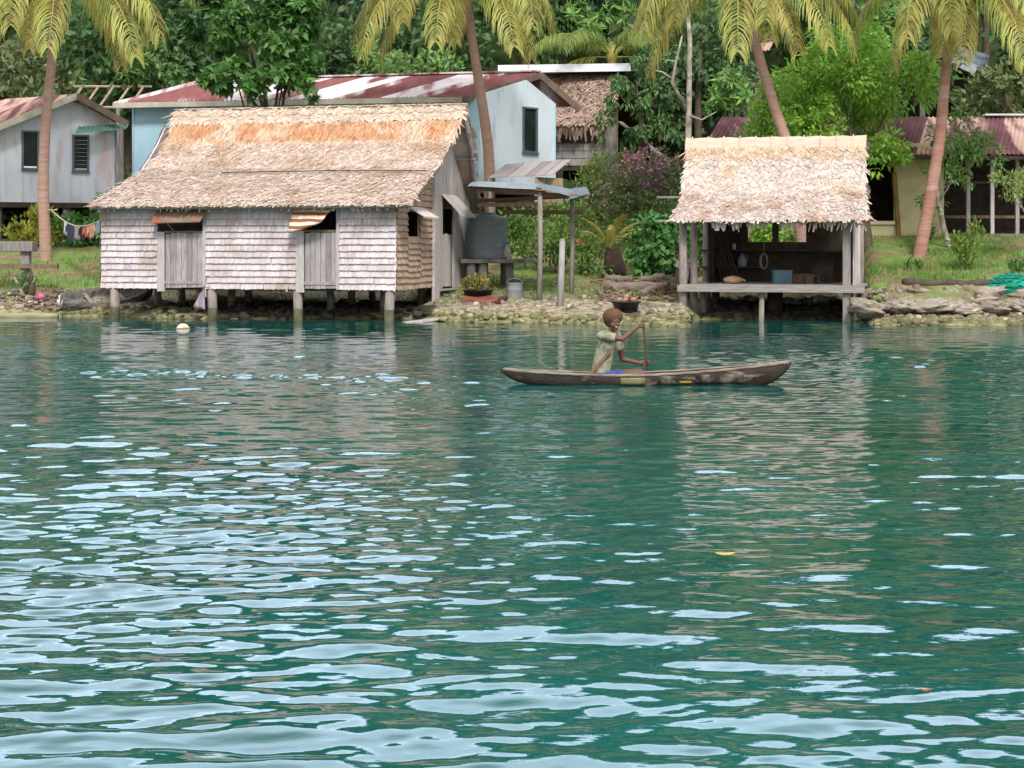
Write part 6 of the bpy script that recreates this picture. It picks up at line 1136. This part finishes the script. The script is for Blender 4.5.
for sgn in (-1, 1):
    mb = MB(); pts = []; 
    for i in range(41): t = .01+.98*i/40; hw, k, gw = cprof(t); pts.append(Vector((gx0+CLn*t, CD+sgn*(hw-.006), gw-.004+.003*math.sin(i*2.3))))
    mb.tube(pts, .02, 7); mb.build('gunwale', cm_in, can, True)
mb = MB(); hw, k, gw = cprof(.955); mb.slab([Vector((gx0+CLn*q, CD+sg*.86*cprof(q)[0], cprof(q)[2]-.03)) for q, sg in ((.93, -1), (.985, -1), (.985, 1), (.93, 1))], (0, 0, .034)); mb.build('bow_block', cm_in, can)
mb = MB(); mb.slab([Vector((gx0+CLn*q, CD+sg*.9*cprof(q)[0], cprof(q)[2]-.028)) for q, sg in ((.012, -1), (.05, -1), (.05, 1), (.012, 1))], (0, 0, .03)); mb.build('stern_block', cm_in, can)
def hull_patch(name, x0, x1, y0, y1, m, th=.006):
    rows = []
    for i in range(5):
        py = y0+(y1-y0)*i/4; row = []
        for j in range(6):
            px = x0+(x1-x0)*j/5; t = (px-500.5)/290.5; hw, k, gw = cprof(t); zz = P(0, py, CD-.2).z; cs = min(1, max(0, ((gw-zz)/(gw-k)))); c_ = cs**(1/.75); sn = math.sqrt(max(0, 1-c_*c_))**.8; row.append(Vector((gx0+CLn*t, CD-hw*sn-th, zz)))
        rows.append(row)
    mb = MB(); mb.grid(rows, 0, (0, .012, 0)); return mb.build(name, m, can, True)
hull_patch('tin_patch', 619.5, 644, 377.6, 384.6, mat('yellowed_tin_patch', srgb('8f8a68'), srgb('77724f'), 6, c3=srgb('5c5538'), s3=9, t3=.6)); hull_patch('tar_patch', 656, 684, 377.4, 384.0, mat('black_tar', srgb('3a342f'), srgb('2b2623'), 6, c3=srgb('746b62'), s3=8, t3=.55)); hull_patch('paint_mark', 678, 690, 381.0, 383.2, mat('yellow_paint', srgb('b39a2c'), srgb('94802a'), 8), .012); hull_patch('tar_patch', 694, 742, 374.6, 383.6, bpy.data.materials['black_tar'])
# paddler
pel = C3(600, 379, .0); kid = thing('person', C3(602, 384), 'smiling paddler with reddish hair and khaki shirt kneeling in the canoe', 'person')
V = lambda x, y, z: Vector((x, y, z)); sc_ = CD/FOC
hipR, hipL = pel+V(.0, -.085, 0), pel+V(.01, .085, .0); chest = C3(606, 347); shR, shL = C3(600.5, 335)+V(0, -.15, 0), C3(615, 335.5)+V(.03, .13, 0); neck0, neck1 = C3(608, 333.5)+V(.01, 0, 0), C3(610.5, 328)+V(.02, -.01, 0)
headc = C3(613.0, 321.8)+V(.01, -.03, .0); elR = C3(621.5, 338.5)+V(0, -.14, 0); wrR = C3(638.5, 326)+V(0, -.02, 0); elL = C3(623, 360)+V(0, .17, 0); wrL = C3(641.5, 364.3)+V(0, .18, 0)
kneeR, kneeL = C3(641, 373.5)+V(0, -.12, 0), C3(640, 373)+V(0, .12, 0); footR, footL = C3(604, 383)+V(0, -.08, 0), C3(604, 383)+V(0, .08, 0)
mb = MB(); cap(mb, hipR, hipL, .085, .085); cap(mb, (hipR+hipL)/2, chest, .085, .095); cap(mb, chest+V(0, -.03, 0), chest+V(0, .03, 0), .088, .088); cap(mb, shR*.75+shL*.25, shL*.75+shR*.25, .06, .06); cap(mb, chest, (shR+shL)/2, .1, .06); cap(mb, neck0-V(0, 0, .03), neck1, .048, .043)
cap(mb, shR, elR, .045, .036); cap(mb, elR, wrR, .035, .022); cap(mb, shL, elL, .045, .036); cap(mb, elL, wrL, .035, .022); cap(mb, hipR, kneeR, .078, .055); cap(mb, hipL, kneeL, .078, .055); cap(mb, kneeR-V(0, 0, .03), footR, .05, .035); cap(mb, kneeL-V(0, 0, .03), footL, .05, .035)
# head turned a little to the camera: skull, jaw, nose, ears
yaw = math.radians(-66); RZ = Matrix.Rotation(yaw, 3, 'Z') @ Matrix.Rotation(math.radians(8), 3, 'Y'); hd = lambda x, y, z: headc+RZ@Vector((x, y, z))   # +x is the way the face looks
mb.ball(headc+V(0, 0, .012), (.092, .076, .1), 20, 14, R=RZ); cap(mb, hd(.03, .0, -.055), hd(.05, 0, -.082), .056, .034); cap(mb, hd(.08, 0, .0), hd(.102, 0, -.022), .010, .014, 8); cap(mb, hd(.07, .012, -.018), hd(.07, -.012, -.018), .022, .022, 8); cap(mb, hd(.06, .035, -.03), hd(.06, -.035, -.03), .03, .03, 10)
for sg in (-1, 1): mb.ball(hd(-.005, .078*sg, -.008), (.018, .01, .03), 8, 6, R=RZ)
cap(mb, hd(.079, .026, -.052), hd(.084, 0, -.056), .009, .010, 8); cap(mb, hd(.084, 0, -.056), hd(.079, -.026, -.052), .010, .009, 8)
shaft_top, shaft_bot = C3(643.2, 321.5)+V(.0, .02, 0), C3(649, 369)+V(.0, .24, 0)
sdir = (shaft_top-shaft_bot).normalized(); shp = lambda py: shaft_bot+(shaft_top-shaft_bot)*((shaft_bot.z-P(0, py, CD+.1).z)/(shaft_bot.z-shaft_top.z))
gR, gL = shp(324.5), shp(363.5)
def reach(w, g_): return (g_-w).normalized()
wrR = wrR+(gR-wrR).normalized()*max(0, (gR-wrR).length-.085); wrL = wrL+(gL-wrL).normalized()*max(0, (gL-wrL).length-.085); cap(mb, elR, wrR, .034, .022); cap(mb, elL, wrL, .034, .022)
dR, dL = reach(wrR, gR), reach(wrL, gL); pnR = (V(0, 1, 0)-dR*dR.y).normalized(); pnL = (V(0, -1, 0)+dL*dL.y).normalized()
hand(mb, wrR-pnR*.022, dR, pnR); hand(mb, wrL-pnL*.022, dL, pnL)
body = fuse(mb, 'body', skin, kid, .0065, 3)
mb = MB(); mb.ball(hd(-.04, 0, .066), (.118, .132, .108), 30, 22, R=RZ); mb.ball(hd(-.06, 0, .01), (.085, .112, .095), 22, 14, R=RZ)
nzs = lambda c: .006*(math.sin(c.x*230)*math.sin(c.y*210+1)*math.sin(c.z*240)+.9*math.sin(c.x*530+c.z*410)*math.sin(c.y*480))
fuse(mb, 'hair', hairm, kid, .0055, 1, nzs)
eyew = mat('eye_white', (.17, .15, .135), rough=.3); eyed = mat('eye_dark', (.01, .008, .007), rough=.3); teeth = mat('teeth', (.75, .73, .68), rough=.3); lipm = mat('lips', (.16, .05, .045), rough=.5)
for sg in (-1, 1):
    mb = MB(); mb.ball(hd(.0795, .031*sg, .004), (.0075, .0125, .0055), 12, 8, R=RZ); e_ = mb.build('eye', eyew, kid, True); mb = MB(); mb.ball(hd(.0865, .031*sg, .004), (.003, .006, .006), 10, 6, R=RZ); mb.build('pupil', eyed, e_, True); mb = MB(); cap(mb, hd(.086, .017*sg, .022), hd(.078, .046*sg, .02), .0045, .003, 6); mb.build('eyebrow', hairm, kid, True)
mb = MB(); mb.grid([[hd(.0935-.16*abs(y)**1.25*4, y, -.0495+zo*(1-(y/.03)**2)*.9+.0025*(abs(y)/.02)) for y in np.linspace(-.024, .024, 9)] for zo in (.005, .0, -.008)], 0, tuple(RZ@Vector((-.012, 0, 0)))); mb.build('mouth', teeth, kid)
# shirt: open-collared, loose, with short sleeves
shirtm = mat('khaki_shirt', srgb('a09c88'), srgb('827f6c'), 14, c3=srgb('6f6c5c'), s3=14, t3=.6, w3=.1, bump=.4, bscale=26)
mb = MB(); cap(mb, (hipR+hipL)/2+V(-.005, 0, .05), chest+V(0, 0, .03), .128, .118, ends=False); cap(mb, hipR+V(-.01, .01, .06), hipL+V(-.01, -.01, .06), .1, .1, ends=False); cap(mb, chest+V(0, -.02, .01), shR.lerp(shL, .3)+V(0, 0, -.03), .118, .062); cap(mb, chest+V(0, .02, .01), shL.lerp(shR, .3)+V(0, 0, -.03), .118, .062); cap(mb, shR*.85+shL*.15, shL*.85+shR*.15, .07, .07); cap(mb, neck0+V(0, 0, -.04), neck0+V(.004, 0, .012), .08, .058, ends=False)
cap(mb, shR+V(-.01, .02, 0), shR.lerp(elR, .68), .058, .062, ends=False); cap(mb, shL, shL.lerp(elL, .62), .058, .062, ends=False); cap(mb, shR, shR+V(.001, 0, 0), .058, .058); cap(mb, shL, shL+V(.001, 0, 0), .058, .058)
fold = lambda c: .0028*math.sin(c.x*42+c.z*28)+.0018*math.sin(c.z*75-c.x*60+c.y*30)+.001*math.sin(c.y*90)
fuse(mb, 'shirt', shirtm, kid, .008, 7, fold)
mb = MB(); cap(mb, hipR, hipL, .102, .102); cap(mb, hipR, hipR.lerp(kneeR, .55), .095, .082, ends=False); cap(mb, hipL, hipL.lerp(kneeL, .55), .095, .082, ends=False); cap(mb, hipR, hipR+V(.001, 0, 0), .1, .1); cap(mb, hipL, hipL+V(.001, 0, 0), .1, .1)
fuse(mb, 'shorts', mat('blue_shorts', (.06, .075, .26), (.05, .06, .2), 9), kid, .008, 2, fold)
mb = MB(); s0, s1 = C3(611.5, 348)+V(0, -.155, 0), C3(590.5, 371)+V(0, -.165, 0); mb.beam(s0, s0.lerp(s1, .5)+V(-.005, -.012, -.006), .016, .036); mb.beam(s0.lerp(s1, .5)+V(-.005, -.012, -.006), s1, .018, .04); mb.beam(s1, s1+V(-.012, -.004, -.14), .045, .02); mb.build('shoulder_strap', mat('tan_strap', srgb('8f6c5a'), srgb('75543f'), 8), kid)
# paddle
pad = thing('paddle', shaft_bot, 'dark wooden paddle held upright by the paddler on the far side of the canoe', 'paddle'); mb = MB(); bl_ = shaft_bot+V(.012, .035, -.17); mb.tube([shaft_top, shp(345), shaft_bot, bl_], [.0135, .0145, .0155, .017], 10); mb.build('shaft', mat('dark_paddle_wood', srgb('6b5340'), srgb('523e30'), 5), pad, True); mb = MB(); mb.tube([shaft_top+V(-.03, 0, .004), shaft_top+V(.03, 0, .004)], .014, 8); mb.build('grip', bpy.data.materials['dark_paddle_wood'], pad, True)
mb = MB(); mb.slab([bl_+V(x_, .0, z_) for x_, z_ in ((-.02, .03), (.02, .03), (.06, -.08), (.065, -.28), (.02, -.42), (-.02, -.42), (-.065, -.28), (-.06, -.08))], (0, .014, 0)); bevel(mb.build('blade', bpy.data.materials['dark_paddle_wood'], pad), .005)

# person behind the left post of the shelter
SP = G(684.5, 42.3); k2 = thing('person', SP, 'person in a lavender striped shirt standing behind the left post of the boat shelter', 'person'); gp = lambda x, y, zz: SP+V(x, y, zz); mb = MB()
cap(mb, gp(-.07, 0, .62), gp(.07, 0, .62), .085, .085); cap(mb, gp(0, 0, .62), gp(.0, -.03, .9), .085, .1); cap(mb, gp(-.08, -.03, .98), gp(.08, -.03, .98), .058, .058); cap(mb, gp(0, -.03, .9), gp(0, -.04, .99), .09, .06); cap(mb, gp(0, -.03, .98), gp(-.09, -.08, 1.04), .045, .042)
cap(mb, gp(-.07, 0, .6), gp(-.08, -.02, .33), .072, .05); cap(mb, gp(-.08, -.02, .33), gp(-.08, .02, .05), .046, .032); cap(mb, gp(-.08, .02, .035), gp(-.09, -.13, .03), .033, .026); cap(mb, gp(.07, 0, .6), gp(.08, -.04, .33), .072, .05); cap(mb, gp(.08, -.04, .33), gp(.08, .01, .05), .046, .032); cap(mb, gp(.08, .01, .035), gp(.09, -.14, .03), .033, .026)
for sg in (-1, 1):
    e_, w_ = gp(.17*sg, -.04, .76), gp(.15*sg, -.14, .60); cap(mb, gp(.14*sg, -.03, .97), e_, .042, .034); cap(mb, e_, w_, .034, .022); dd_ = (w_-e_).normalized(); pn_ = V(-sg, 0, 0); pn_ = (pn_-dd_*pn_.dot(dd_)).normalized(); hand(mb, w_, dd_, pn_, L_=.14)
hc = gp(-.13, -.11, 1.11); R2_ = Matrix.Rotation(math.radians(-150), 3, 'Z'); h2 = lambda x, y, zz: hc+R2_@Vector((x, y, zz)); mb.ball(hc, (.088, .074, .098), 18, 12, R=R2_); cap(mb, h2(.03, 0, -.05), h2(.05, 0, -.075), .052, .032); cap(mb, h2(.08, 0, 0), h2(.1, 0, -.022), .01, .013, 8)
for sg in (-1, 1): mb.ball(h2(0, .075*sg, -.01), (.018, .01, .028), 8, 6, R=R2_)
fuse(mb, 'body', skin, k2, .008, 3); mb = MB(); mb.ball(h2(-.025, 0, .03), (.1, .092, .098), 20, 14, R=R2_); mb.ball(h2(-.05, 0, -.03), (.06, .075, .06), 14, 10, R=R2_); fuse(mb, 'hair', mat('black_hair', (.018, .013, .011), (.012, .009, .008), 30, bump=.8, bscale=90), k2, .01, 1, nzs)
for sg in (-1, 1): mb = MB(); mb.ball(h2(.078, .03*sg, .004), (.008, .013, .008), 10, 7, R=R2_); mb.build('eye', eyew, k2, True)
mb = MB(); cap(mb, h2(.083, .02, -.05), h2(.083, -.02, -.05), .006, .006, 6); mb.build('mouth', lipm, k2, True)
ss = bpy.data.materials.new('striped_cotton'); ss.use_nodes = True; N = ss.node_tree.nodes; wv = N.new('ShaderNodeTexWave'); wv.bands_direction = 'X'; wv.inputs['Scale'].default_value = 9; tcx = N.new('ShaderNodeTexCoord'); ss.node_tree.links.new(tcx.outputs['Object'], wv.inputs['Vector']); cr = N.new('ShaderNodeValToRGB'); cr.color_ramp.elements[0].color = (*srgb('8f86a8'), 1); cr.color_ramp.elements[1].color = (*srgb('c6bfcb'), 1); ss.node_tree.links.new(wv.outputs['Color'], cr.inputs[0]); ss.node_tree.links.new(cr.outputs['Color'], N['Principled BSDF'].inputs['Base Color']); N['Principled BSDF'].inputs['Roughness'].default_value = .9
mb = MB(); cap(mb, gp(0, 0, .56), gp(0, -.03, .9), .13, .13, ends=False); cap(mb, gp(-.06, -.02, .58), gp(.06, -.02, .58), .11, .11, ends=False); cap(mb, gp(-.1, -.03, .96), gp(.1, -.03, .96), .075, .075); cap(mb, gp(0, -.03, .88), gp(0, -.04, .98), .125, .08)
for sg in (-1, 1): cap(mb, gp(.14*sg, -.03, .97), gp(.165*sg, -.036, .82), .062, .06, ends=False); cap(mb, gp(.14*sg, -.03, .97), gp(.141*sg, -.03, .97), .064, .064)
fuse(mb, 'shirt', ss, k2, .009, 2, fold); mb = MB(); cap(mb, gp(-.07, 0, .6), gp(.07, 0, .6), .105, .105)
for sg in (-1, 1): cap(mb, gp(.07*sg, 0, .6), gp(.08*sg, -.03, .28), .09, .08, ends=False); cap(mb, gp(.07*sg, 0, .6), gp(.071*sg, 0, .6), .095, .095)
fuse(mb, 'shorts', mat('dark_shorts', (.03, .035, .06), (.022, .026, .045), 8), k2, .009, 2, fold)

# broken sticks and husk litter on the bank between the logs
n = 260; px = np.concatenate([rng.uniform(598, 690, 190), rng.uniform(20, 66, 70)]); d = np.concatenate([rng.uniform(42, 47, 190), rng.uniform(43.9, 45, 70)]); p = np.stack([(px-512)*d/FOC, d, GZ(px, d)+rng.uniform(.02, .09, n)], -1); a = rng.uniform(0, 6.28, n); ln = rng.uniform(.12, .55, n)
bx = np.array([[-.5,-.5,-.5],[.5,-.5,-.5],[.5,.5,-.5],[-.5,.5,-.5],[-.5,-.4,.5],[.5,-.4,.5],[.5,.4,.5],[-.5,.4,.5]]); bf = np.array([[3,2,1,0],[4,5,6,7],[0,1,5,4],[1,2,6,5],[2,3,7,6],[3,0,4,7]])
dx = np.stack([np.cos(a), np.sin(a), rng.normal(0, .25, n)], -1); sd = unit(np.cross(dx, np.array([0, 0, 1.]))); upv = np.cross(sd, unit(dx)); w = rng.uniform(.018, .06, n)[:,None]
v, f = inst(bx, bf, p, dx*ln[:,None], sd*w, upv*w); tag(np_obj('driftwood_litter', [(v, f, 0)], mat('litter_wood', srgb('8a7565'), srgb('6a5548'), 3, island=.45, hue=.02)), 'broken sticks and husk litter scattered on the shore bank', 'litter', kind='stuff')
